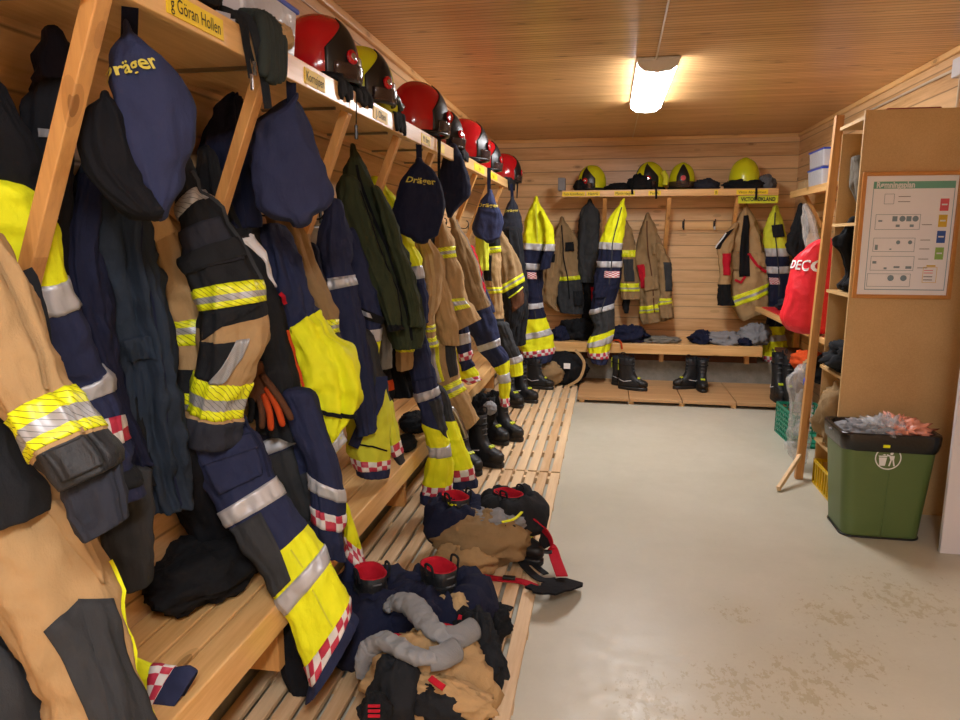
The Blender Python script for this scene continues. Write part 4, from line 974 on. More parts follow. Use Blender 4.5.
# black gloves and covers spilling over the rail
def drape(name, label, cat, px0, px1, drop, mat='blackcloth', seed=0, x=SX+.012):
    """soft cloth lying on the shelf and hanging a little over its front rail"""
    y0 = lp(px0, 100-0, SX); y1 = lp(px1, 100, SX); c = Vector((x-.03, (y0+y1)/2, SH))
    o = thing(name, label, cat, c); mb = MB(); P = []
    W = abs(y1-y0)
    for i in range(15):
        f = i/14; row = []
        for j in range(17):
            g = j/16; y = y0+(y1-y0)*g+.015*noise.noise(Vector((f*3, g*3, seed)))
            d = f*(.13+drop*(.7+.5*noise.noise(Vector((g*3.5, seed, 0)))))
            if d < .12: q = Vector((SX-.115+d, y, SH+.012+.02*abs(noise.noise(Vector((f*4, g*6, seed)))) + .02*math.sin(PI*g)))
            else: q = Vector((SX+.012+.012*noise.noise(Vector((f*3, g*7, seed+2))), y+(g-.5)*-.3*W*f, SH+.006-(d-.12)))
            row.append(q)
        P.append(row)
    mb.grid(P, mat); b = mb.obj('cloth', o, smooth=True); m = b.modifiers.new('thickness', 'SOLIDIFY'); m.thickness = .012; m.offset = 1
    return o
drape('glove', 'black glove with a loose cuff drooping over the shelf rail below the nearest red helmet', 'glove', 336, 352, .06, seed=1)
drape('neck_cover', 'black neck cover drooping over the rail below the yellow helmet', 'cloth', 354, 372, .05, seed=2)
drape('glove', 'black glove drooping over the rail right of the yellow goggles', 'glove', 392, 404, .09, seed=3)
drape('neck_cover', 'small black cover over the rail by the red helmet past the black bag', 'cloth', 459, 468, .05, seed=4)
drape('glove', 'black and red glove over the rail at the far end of the left shelf', 'glove', 507, 516, .10, seed=5)
# grey-green work gloves hanging over the rail at the second brace
yg = lp(262, 50, SX)
o = thing('work_glove', 'dark green gloves with a tan cuff hanging over the rail below the blue lidded tub', 'glove', (SX+.02, yg, SZ-.15))
for k in range(5):
    y = yg-.045+.026*k
    MB().tube(smoothpath([(SX-.03, yg+.02, SZ+.05), (SX+.02, y+.006, SZ+.035), (SX+.03, y, SZ-.03), (SX+.026+.004*(k % 2), y-.006, SZ-.115-.012*math.sin(k))]), [.017]*17+[.015, .010], 'glove_green', 10).obj('finger', o, smooth=True)
blob('palm', o, (SX-.02, yg+.02, SZ+.045), (.05, .065, .028), 'glove_green', seed=3, amp=.15)
blob('cuff', o, (SX+.02, yg+.085, SZ+.02), (.03, .035, .035), 'tan', seed=4, amp=.2)
# straps at the near rail
o = thing('chin_strap', 'black chin strap with metal clips dangling from the shelf above the dark blue cap bag', 'strap', (SX+.01, lp(240, 30, SX), SZ-.1))
ys = lp(236, 20, SX)
ribbon('strap', smoothpath([(SX-.06, ys-.06, SZ+.03), (SX+.012, ys-.02, SZ+.012), (SX+.012, ys+.02, SZ-.06), (SX+.014, ys+.035, SZ-.13)]), .012, .003, 'black', o, facing=CAM)
ribbon('strap', smoothpath([(SX-.04, ys-.02, SZ+.03), (SX+.014, ys+.01, SZ+.012), (SX+.016, ys+.03, SZ-.05), (SX+.016, ys+.05, SZ-.09)]), .010, .003, 'black', o, facing=CAM)
ribbon('strap', smoothpath([(SX-.03, ys+.03, SZ+.03), (SX+.014, ys+.05, SZ+.012), (SX+.016, ys+.10, SZ-.10), (SX+.012, ys+.13, SZ-.19)]), .022, .004, 'blackcloth', o, facing=CAM)
MB().box((SX+.014, ys+.03, SZ-.16), (SX+.02, ys+.037, SZ-.12), 'chrome').obj('clip', o); MB().box((SX+.016, ys+.045, SZ-.12), (SX+.022, ys+.055, SZ-.085), 'chrome').obj('clip', o)
blob('helmet_liner', o, (SX-.07, ys-.10, SZ+.05), (.07, .10, .045), 'black', seed=8, amp=.15)
o = thing('pull_cord', 'thin black cord with a grip hanging from the shelf at the third brace', 'cord', (SX+.01, lp(352, 110, SX), SZ-.2)); yc = lp(354, 110, SX)
MB().tube([(SX+.012, yc, SZ+.01), (SX+.014, yc-.01, SZ-.06), (SX+.014, yc-.02, SZ-.13)], .0025, 'black', 6).obj('cord', o)
MB().tube([(SX+.014, yc-.02, SZ-.13), (SX+.014, yc-.022, SZ-.18)], .007, 'black_plastic', 8).obj('grip', o)
def cords(px, label, n=3, ln=.2):
    y = lp(px, 150, SX); o = thing('strap', label, 'strap', (SX+.01, y, SZ-ln))
    for k in range(n):
        ribbon('band', smoothpath([(SX-.03, y+.02*k, SZ+.02), (SX+.012+.003*k, y+.02*k, SZ+.008), (SX+.016, y+.018*k-.01, SZ-ln*.5), (SX+.014, y+.01*k, SZ-ln*(1-.15*k))]), .012, .003, 'black', o, facing=CAM)
cords(436, 'black straps hanging from the rail between the two black bags', 2, .30)
cords(516, 'black straps dangling off the far end of the left shelf', 2, .14)
# tub with blue lid
o = thing('storage_tub', 'translucent plastic tub with a blue lid on the near part of the left shelf', 'container', (-1.13, 2.08, SH))
def tub(o, x0, x1, y0, y1, z, h, lid='blue_lid'):
    mb = MB(); prof = []
    for zz, k in ((0, -.012), (.01, -.006), (h, .004)):
        prof.append([Vector(p) for p in ((x0-k, y0-k, z+zz), (x1+k, y0-k, z+zz), (x1+k, y1+k, z+zz), (x0-k, y1+k, z+zz))])
    n0 = mb.grid(prof, 'tub', closed_u=True); mb.cap(n0, 4, 'tub', True)
    mb.obj('tub_body', o, bevel=.012)
    MB().box((x0-.01, y0-.01, z+h-.004), (x1+.01, y1+.01, z+h+.012), lid).obj('lid', o, bevel=.006)
tub(o, -1.27, -.995, 1.90, 2.235, SH, .155)

# ================================================================ boots
def boot_proto():
    o = thing('boot', 'x', 'boot', (0, 0, 0))
    secs = [(.028, -.10, .195, .050), (.05, -.104, .20, .054), (.075, -.104, .198, .054), (.095, -.10, .175, .051), (.115, -.098, .125, .047), (.14, -.095, .085, .045), (.18, -.096, .062, .047), (.23, -.10, .056, .053), (.28, -.104, .056, .057), (.32, -.106, .058, .058)]
    def ring(z, xb, xf, hw, n=28, k=1.):
        c = (xb+xf)/2; a = (xf-xb)/2*k; out = []
        for j in range(n):
            th = 2*PI*j/n; cc, ss = math.cos(th), math.sin(th); e = .8
            x = c+a*math.copysign(abs(cc)**e, cc); wd = hw*k*(1 if x < .02 else 1)
            out.append(Vector((x, wd*math.copysign(abs(ss)**e, ss)*(1-.12*max(0, (x-.12)/.08)), z+.004*noise.noise(Vector((x*30, ss*2, z*30))))))
        return out
    mb = MB(); P = [ring(*s) for s in secs]; P.append(ring(.322, -.104, .056, .056, k=.95)); P.append(ring(.30, -.1, .05, .05, k=.92)); P.append(ring(.22, -.09, .05, .045, k=.8))
    n0 = mb.grid(P, lambda i, j: 'lowgloss_black' if i < 9 else 'lining', closed_u=True); mb.cap(n0, 28, 'rubber', True); mb.cap(n0+12*28, 28, 'lining')
    mb.obj('upper', o, smooth=True)
    mb = MB(); P = [ring(0.0, -.10, .195, .048), ring(.004, -.106, .203, .055), ring(.026, -.107, .204, .056), ring(.032, -.102, .198, .052)]
    n0 = mb.grid(P, 'rubber', closed_u=True); mb.cap(n0, 28, 'rubber', True); mb.cap(n0+84, 28, 'rubber'); mb.obj('sole', o)
    mb = MB(); P = [[v*1.02+Vector((.0, 0, .002)) for v in ring(z, xb, xf, hw+.002) if v.x > .11] for z, xb, xf, hw in ((.045, -.104, .20, .054), (.075, -.104, .199, .054), (.094, -.1, .178, .05))]
    k = min(len(p) for p in P); P = [sorted(p, key=lambda v: v.y)[:k] for p in P]; mb.grid(P, 'rubber'); q = mb.obj('toe_cap', o, smooth=True); q.modifiers.new('thickness', 'SOLIDIFY').thickness = .004
    MB().box((.09, -.022, .110), (.112, .022, .121), 'boot_yellow', M=Matrix.Rotation(.45, 4, 'Y') @ Matrix.Translation((-.055, 0, .045))).obj('yellow_patch', o, bevel=.003)
    mb = MB()
    for k in range(6):
        f = k/5; x = .105-.045*min(1, f*1.4); z = .12+.17*f
        if k: x = .062-.002*k
        mb.tube([(x-.018, -.03, z), (x+.006, -.012, z+.008), (x+.008, .012, z+.008), (x-.018, .03, z)], .0035, 'knit', 6)
    mb.obj('lace', o, smooth=True)
    MB().box((-.112, -.012, .19), (-.104, .012, .30), 'boot_yellow').obj('heel_strip', o, bevel=.002)
    MB().tube([(-.045+.055*1.0*math.cos(a_)*1.5+.02, .0585*math.sin(a_), .255) for a_ in [2*PI*q/28 for q in range(29)]], .006, 'blackcloth', 6, caps=False).obj('ankle_strap', o, smooth=True)
    for sg in (1, -1):
        MB().tube(smoothpath([(-.02, sg*.058, .30), (-.02, sg*.064, .345), (.02, sg*.064, .345), (.02, sg*.058, .30)]), .005, 'blackcloth', 6).obj('pull_loop', o, smooth=True)
        MB().tube([(.05, sg*.048, .10), (-.03, sg*.056, .085), (-.09, sg*.03, .10)], .003, 'tape_white', 6).obj('piping', o, smooth=True)
    return o
bp = boot_proto(); BL = []
used_boot = [False]
def boot(loc, rot, label, s=1., group=None, sz=1., red=False):
    if not used_boot[0]: o = bp; used_boot[0] = True; o.location = loc; o.rotation_euler = (0, 0, rot); o['label'] = label
    else: o = dup(bp, loc=loc, rotz=rot, label=label)
    if red:
        for ch in o.children:
            if ch.name.startswith('upper'):
                ch.data = ch.data.copy(); ch.data.materials[1] = MATS['red']; ch['label'] = 'black upper with red lining'
    o.scale = (s, s, s*sz); o['category'] = 'boot'
    if group: o['group'] = group
    elif 'group' in o: del o['group']
    return o
DZ = .0605
boot(at(478, 462, Z=DZ), -.5, 'black boot standing foremost in the cluster below the left bench', 1.12)
boot(at(460, 468, Z=DZ), -.7, 'black boot behind the yellow trouser leg in the cluster below the left bench', 1.12)
boot(at(500, 437, Z=DZ), -.5, 'black boot at the right of the cluster below the left bench', 1.12)
boot(at(487, 440, Z=DZ), -.6, 'black boot in the middle of the cluster below the left bench', 1.12)
boot(at(520, 400, Z=DZ), -.6, 'black boot right of the narrow yellow trouser leg', 1.12)
boot(at(508, 404, Z=DZ), -.8, 'black boot just behind the narrow yellow trouser leg', 1.12)
boot(at(536, 388, Z=DZ), -.3, 'black boot with yellow front left of the tan and black kit bag', 1.0)
# crumpled knee pads and covers among the boots
def heap(name, label, cat, px, py, z, rad, mat, seed, floor=DZ, amp=.3, rotz=0., extra=()):
    c = at(px, py, Z=z); o = thing(name, label, cat, (c.x, c.y, floor)); blob('cloth', o, (c.x, c.y, c.z), rad, mat, seed=seed, amp=amp, floor=floor, rotz=rotz, crumple=.05)
    return o, c
heap('cloth_bundle', 'black cloth bundle squeezed between the boots and the bench', 'cloth', 482, 412, .30, (.10, .16, .12), 'black', 71, floor=.20)
heap('knee_pad', 'grey rounded knee pad lying among the boots below the left bench', 'knee pad', 490, 408, .40, (.05, .06, .05), 'grey', 72, floor=.33, amp=.1)
# bench-top bundles on the left bench
heap('black_bag', 'black bag lying on the near end of the bench under the denim coat', 'bag', 205, 566, .58, (.15, .22, .09), 'black', 73, floor=BZ+.001, amp=.2)
heap('knit_cap', 'black woollen cap on the bench beside the yellow trousers', 'cap', 415, 422, .56, (.09, .13, .06), 'black', 74, floor=BZ+.001, amp=.12)
heap('knit_cap', 'small black cap with yellow edge on the bench right of the red check hem', 'cap', 405, 443, .54, (.06, .09, .045), 'black', 75, floor=BZ+.001, amp=.12)
o = thing('work_glove', 'orange cuffed black glove dangling below the grey coat hem', 'glove', at(388, 402, Y=3.6))
Lg = Loft([(379, 366, 390, 366), (382, 380, 392, 379), (383, 390, 393, 389), (386, 402, 392, 402)], Y=3.6, t=.035, seed=76, fold=.15)
Lg.build('hand', o, [(0, 'black'), (1, 'orange'), (2, 'black')], bottom='round')
tag(MB().tube(smoothpath([at(440, 428, Y=4.2), at(442, 415, Y=4.2), at(450, 408, Y=4.2), at(458, 418, Y=4.2), at(466, 438, Y=4.2)]), .018, 'metal', 10).obj('tube_handle', smooth=True), 'bent grey metal tube behind the tan trouser leg', 'handle')

# ================================================================ gear standing on the duckboard
def gear_boots(parent_label, rims, tall=1.08):
    for (px, py, rot, lab) in rims:
        p = at(px, py, Z=DZ+.35*tall); boot((p.x, p.y, DZ), rot, lab, tall, red=True)
gear_boots('', [(372, 566, -.9, 'black boot with red lining in the navy trousers, left of the pair'), (442, 560, -.7, 'black boot with red lining in the navy trousers, right of the pair')], 1.0)
a = at(372, 566, Z=.40); c = at(442, 560, Z=.40); m_ = (a+c)/2
o = thing('turnout_trousers', 'navy trousers pushed down around two red lined boots on the duckboard', 'trousers', (m_.x, m_.y, DZ))
def collar_heap(o, p, r, z, mat, seed, hh=.14):
    """cloth bunched round a boot shaft"""
    mb = MB(); P = []
    for i in range(22):
        v = 2*PI*i/22; row = []
        for j in range(44):
            th = 2*PI*j/44; q = Vector((math.cos(th)*1.8, math.sin(th)*1.8, math.sin(v)*1.2+seed)); f = 1+.30*noise.noise(q*1.3)+.22*(1-2*abs(noise.noise(q*2.6)))
            rr = r+(r*.62)*math.cos(v)*f; zz = z+hh*math.sin(v)*f
            row.append(Vector((p.x+rr*math.cos(th), p.y+rr*math.sin(th), max(DZ+.001, zz))))
        P.append(row)
    mb.grid(P, mat, closed_u=True, closed_v=True); return mb.obj('leg', o, smooth=True)
collar_heap(o, a, .135, .19, 'navy_dark', 1.2, .12); collar_heap(o, c, .13, .19, 'navy_dark', 5.1, .12)
collar_heap(o, Vector((c.x, c.y, 0)), .12, .11, 'fleece', 3.3, .10)
blob('seat', o, ((a.x+c.x)/2+.02, (a.y+c.y)/2-.08, .18), (.24, .14, .14), 'navy_dark', seed=11, amp=.22, floor=DZ+.001)
ribbon('strap', smoothpath([at(418, 585, Z=.33), at(426, 598, Z=.28), at(440, 606, Z=.2)]), .012, .004, 'tape_white', o, up=(0, 0, 1))
# second set, with tan trousers and red braces
gear_boots('', [(458, 491, -.8, 'black boot with red lining in the tan trousers, left of the pair'), (512, 488, -.6, 'black boot with red lining in the tan trousers, right of the pair')], 1.0)
a = at(458, 491, Z=.40); c = at(512, 488, Z=.40); m_ = (a+c)/2
o = thing('turnout_trousers', 'tan trousers with red and black braces rolled down round two boots', 'trousers', (m_.x, m_.y, DZ))
collar_heap(o, a, .105, .25, 'navy_dark', 2.2, .09); collar_heap(o, c, .11, .27, 'blackcloth', 6.1, .09)
blob('seat', o, (m_.x, m_.y-.13, .20), (.21, .13, .13), 'tan_dark', seed=21, amp=.2, floor=DZ+.001)
blob('knee', o, (m_.x-.05, m_.y-.22, .13), (.13, .08, .08), 'tan', seed=22, amp=.25, floor=DZ+.001)
blob('lining', o, (m_.x+.06, m_.y-.12, .29), (.13, .09, .05), 'grey', seed=23, amp=.3)
MB().bar(at(465, 548, Z=.17), at(488, 545, Z=.17), .05, .012, 'ystripe', up=(0, -.7, .7)).obj('reflective_band', o, bevel=.004)
MB().bar(at(466, 549, Z=.18), at(487, 546, Z=.18), .02, .012, 'silver', up=(0, -.7, .7)).obj('reflective_band', o, bevel=.003)
for pts in ([(445, 497), (452, 505), (462, 502)], [(502, 522), (514, 519), (522, 512)]):
    ribbon('piping', smoothpath([at(x, y, Z=.36) for x, y in pts]), .012, .006, 'yellow', o, up=(0, 0, 1))
def strap_path(pts): return smoothpath([at(x, y, Z=z) for x, y, z in pts], 8)
ribbon('brace_strap', strap_path([(527, 512, .32), (541, 525, .25), (551, 545, .12), (556, 560, .078), (562, 576, .09)]), .055, .006, 'red', o, up=(0, 0, 1))
ribbon('brace_strap', strap_path([(538, 528, .235), (542, 536, .18), (546, 548, .115)]), .05, .004, 'black', o, up=(0, -.5, 1))
ribbon('brace_strap', strap_path([(502, 525, .30), (512, 545, .15), (524, 565, .075), (540, 579, .072), (556, 580, .072)]), .04, .006, 'blackcloth', o, up=(0, 0, 1))
ribbon('brace_strap', strap_path([(512, 525, .30), (522, 545, .15), (532, 562, .078), (546, 574, .075)]), .03, .006, 'blackcloth', o, up=(0, 0, 1))
ribbon('brace_strap', strap_path([(478, 576, .075), (500, 579, .07), (520, 581, .07), (536, 587, .07)]), .042, .006, 'red', o, up=(0, 0, 1))
ribbon('brace_strap', strap_path([(446, 520, .16), (450, 532, .10), (455, 548, .08)]), .05, .006, 'red', o, up=(.5, 0, 1))
q = ribbon('back_yoke', smoothpath([at(x, y, Z=z) for x, y, z in ((528, 586, .08), (543, 590, .09), (558, 586, .08), (574, 581, .03))], 6), [.04]*4+[.07]*4+[.11]*4+[.13]*5+[.11, .09], .01, 'fleece', o, up=(0, 0, 1))
for x, y, z in ((546, 553, .105), (509, 579, .08)): MB().box(at(x, y, Z=z)-Vector((.03, .012, 0)), at(x, y, Z=z)+Vector((.03, .012, .014)), 'black_plastic').obj('buckle', o, bevel=.004)
# third set, foreground
gear_boots('', [(398, 640, -.8, 'black boot with red lining under the grey socks, left of the pair'), (452, 628, -.5, 'black boot with red lining under the grey socks, right of the pair')], .82)
o = thing('turnout_trousers', 'tan turnout trousers with black panels heaped in the foreground under grey socks', 'trousers', at(430, 690, Z=DZ))
c = at(432, 668, Z=.24)
blob('seat', o, (c.x, c.y-.02, .20), (.20, .17, .16), 'tan', seed=31, amp=.18, floor=DZ+.001, n=64, m=36)
blob('leg', o, at(478, 650, Z=.20), (.07, .17, .13), 'blackcloth', seed=32, amp=.25, floor=DZ+.001, rotz=.5)
blob('leg', o, at(450, 628, Z=.18), (.14, .08, .12), 'tan_light', seed=33, amp=.25, floor=DZ+.001, rotz=-.4)
blob('leg', o, at(398, 700, Z=.22), (.08, .10, .14), 'blackcloth', seed=34, amp=.2, floor=DZ+.001)
blob('waistband', o, at(445, 695, Z=.27), (.15, .05, .05), 'tan', seed=35, amp=.2, rotz=-.25)
blob('pocket', o, at(440, 705, Z=.25), (.09, .04, .06), 'blackcloth', seed=36, amp=.2, rotz=-.2)
blob('lining', o, at(375, 712, Z=.30), (.045, .05, .05), 'black', seed=37, amp=.2)
for k in range(3): MB().bar(at(368, 706+5*k, Z=.36), at(380, 706+5*k, Z=.36), .006, .006, 'red').obj('red_stitching', o)
ribbon('brace_strap', strap_path([(476, 612, .2), (490, 606, .12), (502, 606, .075), (512, 609, .07)]), .03, .006, 'blackcloth', o, up=(0, 0, 1))
blob('cuff', o, at(492, 622, Z=.16), (.07, .09, .06), 'black', seed=38, amp=.25, floor=DZ+.001)
ribbon('red_tab', strap_path([(458, 617, .30), (466, 620, .29), (474, 625, .28)]), .02, .006, 'red', o, up=(0, -.5, 1))
ribbon('red_tab', strap_path([(430, 678, .38), (438, 684, .375), (444, 688, .37)]), .018, .006, 'red', o, up=(0, -.5, 1))
def sock(label, pts, radii, cuffpts):
    P = smoothpath([at(x, y, Z=z) for x, y, z in pts], 6); n = len(P)
    R = []
    for i in range(n):
        f = i/(n-1)*(len(radii)-1); k = min(int(f), len(radii)-2); R.append(radii[k]*(1-f+k)+radii[k+1]*(f-k))
    o = thing('wool_sock', label, 'sock', P[n//2])
    mb = MB(); mb.tube(smoothpath(P, 4), [R[min(n-1, k//4)]*(1+.10*noise.noise(Vector((k*.11, pts[0][0], 0)))) for k in range(4*(n-1)+1)], 'socks', 30, squash=.7)
    mb.v = [v+Vector((0, 0, .009*noise.noise(v*26)+.006*(1-2*abs(noise.noise(v*38)))))+Vector((.006*noise.noise(v*31+Vector((9, 0, 0))), 0, 0)) for v in mb.v]; mb.obj('foot', o, smooth=True)
    Q = smoothpath([at(x, y, Z=z) for x, y, z in cuffpts], 5)
    MB().tube(Q, [radii[-1]*1.06+.003*k/len(Q) for k in range(len(Q))], 'rib', 40, squash=.8).obj('ribbed_cuff', o, smooth=True)
sock('upper grey wool sock on the foreground trousers, its cuff pointing right', [(386, 612, .33), (396, 603, .35), (412, 606, .38), (424, 620, .39), (438, 633, .39), (452, 638, .38)], [.02, .040, .047, .044, .037, .034, .034], [(446, 637, .38), (458, 637, .38), (473, 629, .37)])
sock('lower grey wool sock on the foreground trousers, drooping at its left end', [(363, 676, .22), (364, 660, .29), (374, 646, .34), (388, 643, .37), (406, 653, .38), (424, 659, .38), (436, 658, .38)], [.02, .034, .042, .044, .038, .034, .034], [(430, 659, .38), (442, 657, .38), (455, 650, .37)])
# kit bag between the end of the left bench and the back bench
o, c = heap('kit_bag', 'tan and black kit bag with a white tag on the floor under the back bench', 'bag', 562, 370, .20, (.27, .20, .19), 'black', 81, amp=.15)
blob('tan_side', o, at(548, 371, Z=.20)+Vector((0, -.12, 0)), (.17, .10, .13), 'tan_dark', seed=82, amp=.15, floor=DZ)
p = at(567, 366, Y=c.y-.24); MB().box((p.x-.035, p.y-.003, p.z-.03), (p.x+.035, p.y, p.z+.03), 'white').obj('white_tag', o)
ribbon('strap', smoothpath([at(575, 350, Y=c.y-.18), at(584, 362, Y=c.y-.18), at(580, 378, Y=c.y-.2), at(568, 386, Y=c.y-.22)]), .03, .008, 'tan', o, facing=CAM)
# ================================================================ coats on the back wall
YBK = 8.25
L = Loft([(560, 222, 564, 221), (552, 240, 575, 238), (549, 258, 578, 256), (554, 277, 581, 275), (554, 281, 582, 279), (556, 298, 583, 298), (560, 312, 582, 314)], Y=YBK, t=.12, seed=101, fold=.2)
Ls = Loft([(553, 240, 560, 240), (547, 258, 560, 258), (543, 278, 558, 282), (542, 298, 556, 304), (550, 308, 560, 312)], Y=8.1, t=.07, seed=102, fold=.22)
t, a, b_ = G('turnout_jacket', 'tan jacket with grey lower half, left of the grey coat on the back wall', 'jacket', [('torso', L, [(0, 'tan_dark'), (4, 'charcoal')], [(3, 4, 'y')]), ('sleeve', Ls, [(0, 'tan_dark')])])
L.patch(a, [(.1, 1.2), (.7, 1.2), (.7, 1.7), (.1, 1.7)], 'black', 'collar_flap', off=.02)
L.strip(a, [(-.1, .3), (0, 1.5), (0, 3), (0, 5)], .014, 'black', 'zip', off=.008); L.patch(a, [(-.75, 1.9), (-.2, 1.9), (-.2, 2.3), (-.75, 2.3)], 'tan_dark', 'pocket_flap', off=.018)
L.patch(a, [(.25, 4.6), (.85, 4.6), (.85, 5.4), (.25, 5.4)], 'blackcloth', 'cargo_pocket', off=.018)
Ls.patch(b_, [(-.6, .8), (.2, .8), (.2, 1.2), (-.6, 1.2)], 'black', 'dark_patch', off=.01)
L = Loft([(588, 203, 592, 203), (581, 212, 599, 213), (579, 232, 599, 232), (577, 262, 599, 262), (580, 282, 597, 282)], Y=YBK, t=.10, seed=103, fold=.18)
G('long_coat', 'plain dark grey coat on the back wall beside the tan and grey jacket', 'coat', [('torso', L, [(0, 'charcoal')])])
L = Loft([(583, 268, 594, 268), (584, 300, 597, 300), (582, 320, 598, 320), (580, 338, 600, 338)], Y=8.3, t=.08, seed=104, fold=.2)
t, a = G('work_trousers', 'black trousers with a red stripe hanging under the plain grey coat', 'trousers', [('leg', L, [(0, 'black')])])
L.strip(a, [(.35, .6), (.35, 1.6), (.4, 2.2)], .05, 'red', 'red_stripe', off=.012)
L = Loft([(620, 205, 624, 203), (608, 222, 625, 222), (601, 242, 621, 243), (600, 249, 621, 250), (599, 261, 621, 261), (598, 267, 621, 267), (595, 285, 620, 285), (591, 309, 613, 303), (591, 314, 613, 308), (595, 328, 613, 324), (589, 340, 613, 331), (588, 344, 612, 337), (588, 352, 609, 351), (589, 357, 608, 358), (592, 362, 606, 364)], Y=7.66, t=.12, seed=105, fold=.16)
t, a = G('coverall', 'yellow and navy coverall hanging in front of the back bench', 'coverall', [('body', L, [(0, 'yellow'), (3, 'navy_dark'), (8, 'charcoal'), (9.6, 'yellow'), (13, 'navy')], [(2, 3, 's'), (4, 5, 's'), (7, 8, 's'), (10.6, 11.4, 's'), (12, 13, 'chk')])])
L.strip(a, [(.1, .3), (.1, 2), (.1, 5), (.0, 8)], .012, 'charcoal', 'zip', off=.006); L.patch(a, [(-.7, 5.9), (.1, 5.9), (.1, 6.5), (-.7, 6.5)], 'navy_dark', 'pocket_flap', off=.02)
L.patch(a, [(-.3, 5.25), (.75, 5.25), (.75, 5.6), (-.3, 5.6)], 'checker', 'checkered_patch', off=.01)
L = Loft([(622, 225, 628, 223), (620, 238, 634, 240), (621, 250, 635, 250), (621, 257, 636, 257), (621, 283, 638, 283), (621, 291, 639, 291), (622, 299, 639, 299)], Y=YBK, t=.08, seed=106, fold=.14)
t, a = G('turnout_jacket', 'tan sleeve with two yellow bands right of the second coverall on the back wall', 'jacket', [('sleeve', L, [(0, 'tan_dark')], [(2, 3, 'y'), (4, 5, 'ysy')])])
L.patch(a, [(-.5, 3.1), (.5, 3.1), (.5, 3.9), (-.5, 3.9)], 'charcoal', 'elbow_patch', off=.01)
L = Loft([(623, 299, 630, 299), (623, 306, 629, 306), (625, 313, 628, 313)], Y=8.3, t=.03, seed=107); G('work_glove', 'small black glove tip below the tan sleeve with two yellow bands', 'glove', [('hand', L, [(0, 'black')])])
L = Loft([(645, 219, 650, 217), (640, 233, 656, 230), (637, 255, 663, 250), (639, 280, 669, 275), (640, 306, 671, 301), (640, 313, 672, 309), (643, 324, 673, 318)], Y=YBK, t=.12, seed=108, fold=.2)
Ls = Loft([(656, 245, 662, 245), (658, 262, 670, 262), (660, 282, 672, 282), (661, 298, 671, 298), (659, 305, 672, 303), (660, 318, 673, 317)], Y=8.1, t=.06, seed=109, fold=.15)
t, a, b_ = G('turnout_jacket', 'tan jacket with a grey elbow in the middle of the back wall', 'jacket', [('torso', L, [(0, 'tan_dark')], [(4, 5, 'ysy')]), ('sleeve', Ls, [(0, 'tan_dark')], [(3, 4, 'ysy')])])
Ls.patch(b_, [(-.1, 1.0), (.9, 1.0), (.9, 2.5), (-.1, 2.5)], 'charcoal', 'elbow_patch', off=.01)
L.strip(a, [(-.05, .3), (-.1, 2), (-.05, 5)], .014, 'brown', 'zip', off=.008); L.patch(a, [(.1, 1.7), (.7, 1.7), (.7, 2.1), (.1, 2.1)], 'tan_dark', 'pocket_flap', off=.018); L.patch(a, [(-.5, 2.9), (.2, 2.9), (.2, 3.4), (-.5, 3.4)], 'tan_dark', 'pocket_flap', off=.018)
L.patch(a, [(-.85, 2.4), (-.5, 2.4), (-.5, 3.3), (-.85, 3.3)], 'red', 'red_lining', off=.01)
L = Loft([(743, 210, 748, 208), (735, 226, 757, 224), (729, 248, 763, 248), (727, 272, 769, 270), (731, 296, 770, 282), (733, 306, 771, 292), (742, 320, 774, 306)], Y=YBK, t=.13, seed=110, fold=.2, n=60)
Ls = Loft([(732, 226, 738, 224), (719, 243, 733, 242), (719, 258, 731, 258), (720, 275, 731, 275), (718, 290, 730, 290), (718, 305, 734, 305)], Y=8.12, t=.06, seed=111, fold=.15)
t, a, b_ = G('turnout_jacket', 'open tan jacket with black lining and red trim on the right of the back wall', 'jacket', [('torso', L, [(0, 'tan')], [(4, 5, 'ysy')]), ('sleeve', Ls, [(0, 'tan'), (3.6, 'black')])])
L.patch(a, [(.3, 2.2), (.85, 2.2), (.85, 2.8), (.3, 2.8)], 'tan', 'pocket_flap', off=.02); L.patch(a, [(-.8, 2.1), (-.3, 2.1), (-.35, 2.9), (-.8, 2.9)], 'tan_dark', 'pocket_flap', off=.02)
L.patch(a, [(-.15, .5), (.25, .5), (.05, 3.2), (-.35, 3.2)], 'black', 'lining', off=.015)
Ls.patch(b_, [(-.9, .5), (.3, .3), (-.6, 1.4), (-.95, 1.4)], 'black', 'shoulder_panel', off=.01)
Ls.patch(b_, [(-.3, 1.7), (.8, 1.7), (.8, 3.0), (-.3, 3.0)], 'red', 'red_cuff', off=.012)
L.strip(a, [(.1, 2.2), (.4, 2.7), (.75, 3.05), (.95, 3.0)], .03, 'red', 'red_trim', off=.02)
L.strip(a, [(-.55, 3.3), (-.3, 3.45), (-.1, 3.2)], .025, 'red', 'red_trim', off=.02)
Ls.strip(b_, [(-.5, .5), (-.9, 1.3)], .015, 'tape_white', 'piping', off=.02)
L = Loft([(772, 210, 778, 208), (765, 228, 783, 226), (765, 248, 787, 248), (765, 256, 788, 256), (766, 266, 789, 266), (767, 273, 789, 273), (769, 290, 788, 290), (768, 318, 786, 318), (765, 326, 784, 326), (764, 334, 785, 334), (764, 340, 786, 340), (763, 355, 787, 355), (764, 361, 787, 361), (764, 372, 786, 372)], Y=8.12, t=.09, seed=112, fold=.16)
t, a = G('coverall', 'yellow and navy coverall in the back right corner with a black round patch', 'coverall', [('body', L, [(0, 'yellow_dirty'), (3, 'navy_dark'), (8, 'yellow'), (12, 'navy')], [(2, 3, 's'), (4, 5, 's'), (9, 10, 's'), (11, 12, 'chk')])])
L.patch(a, [(-.2, .9), (.75, .9), (.75, 1.45), (-.1, 1.45)], 'blackcloth', 'black_patch', off=.02)
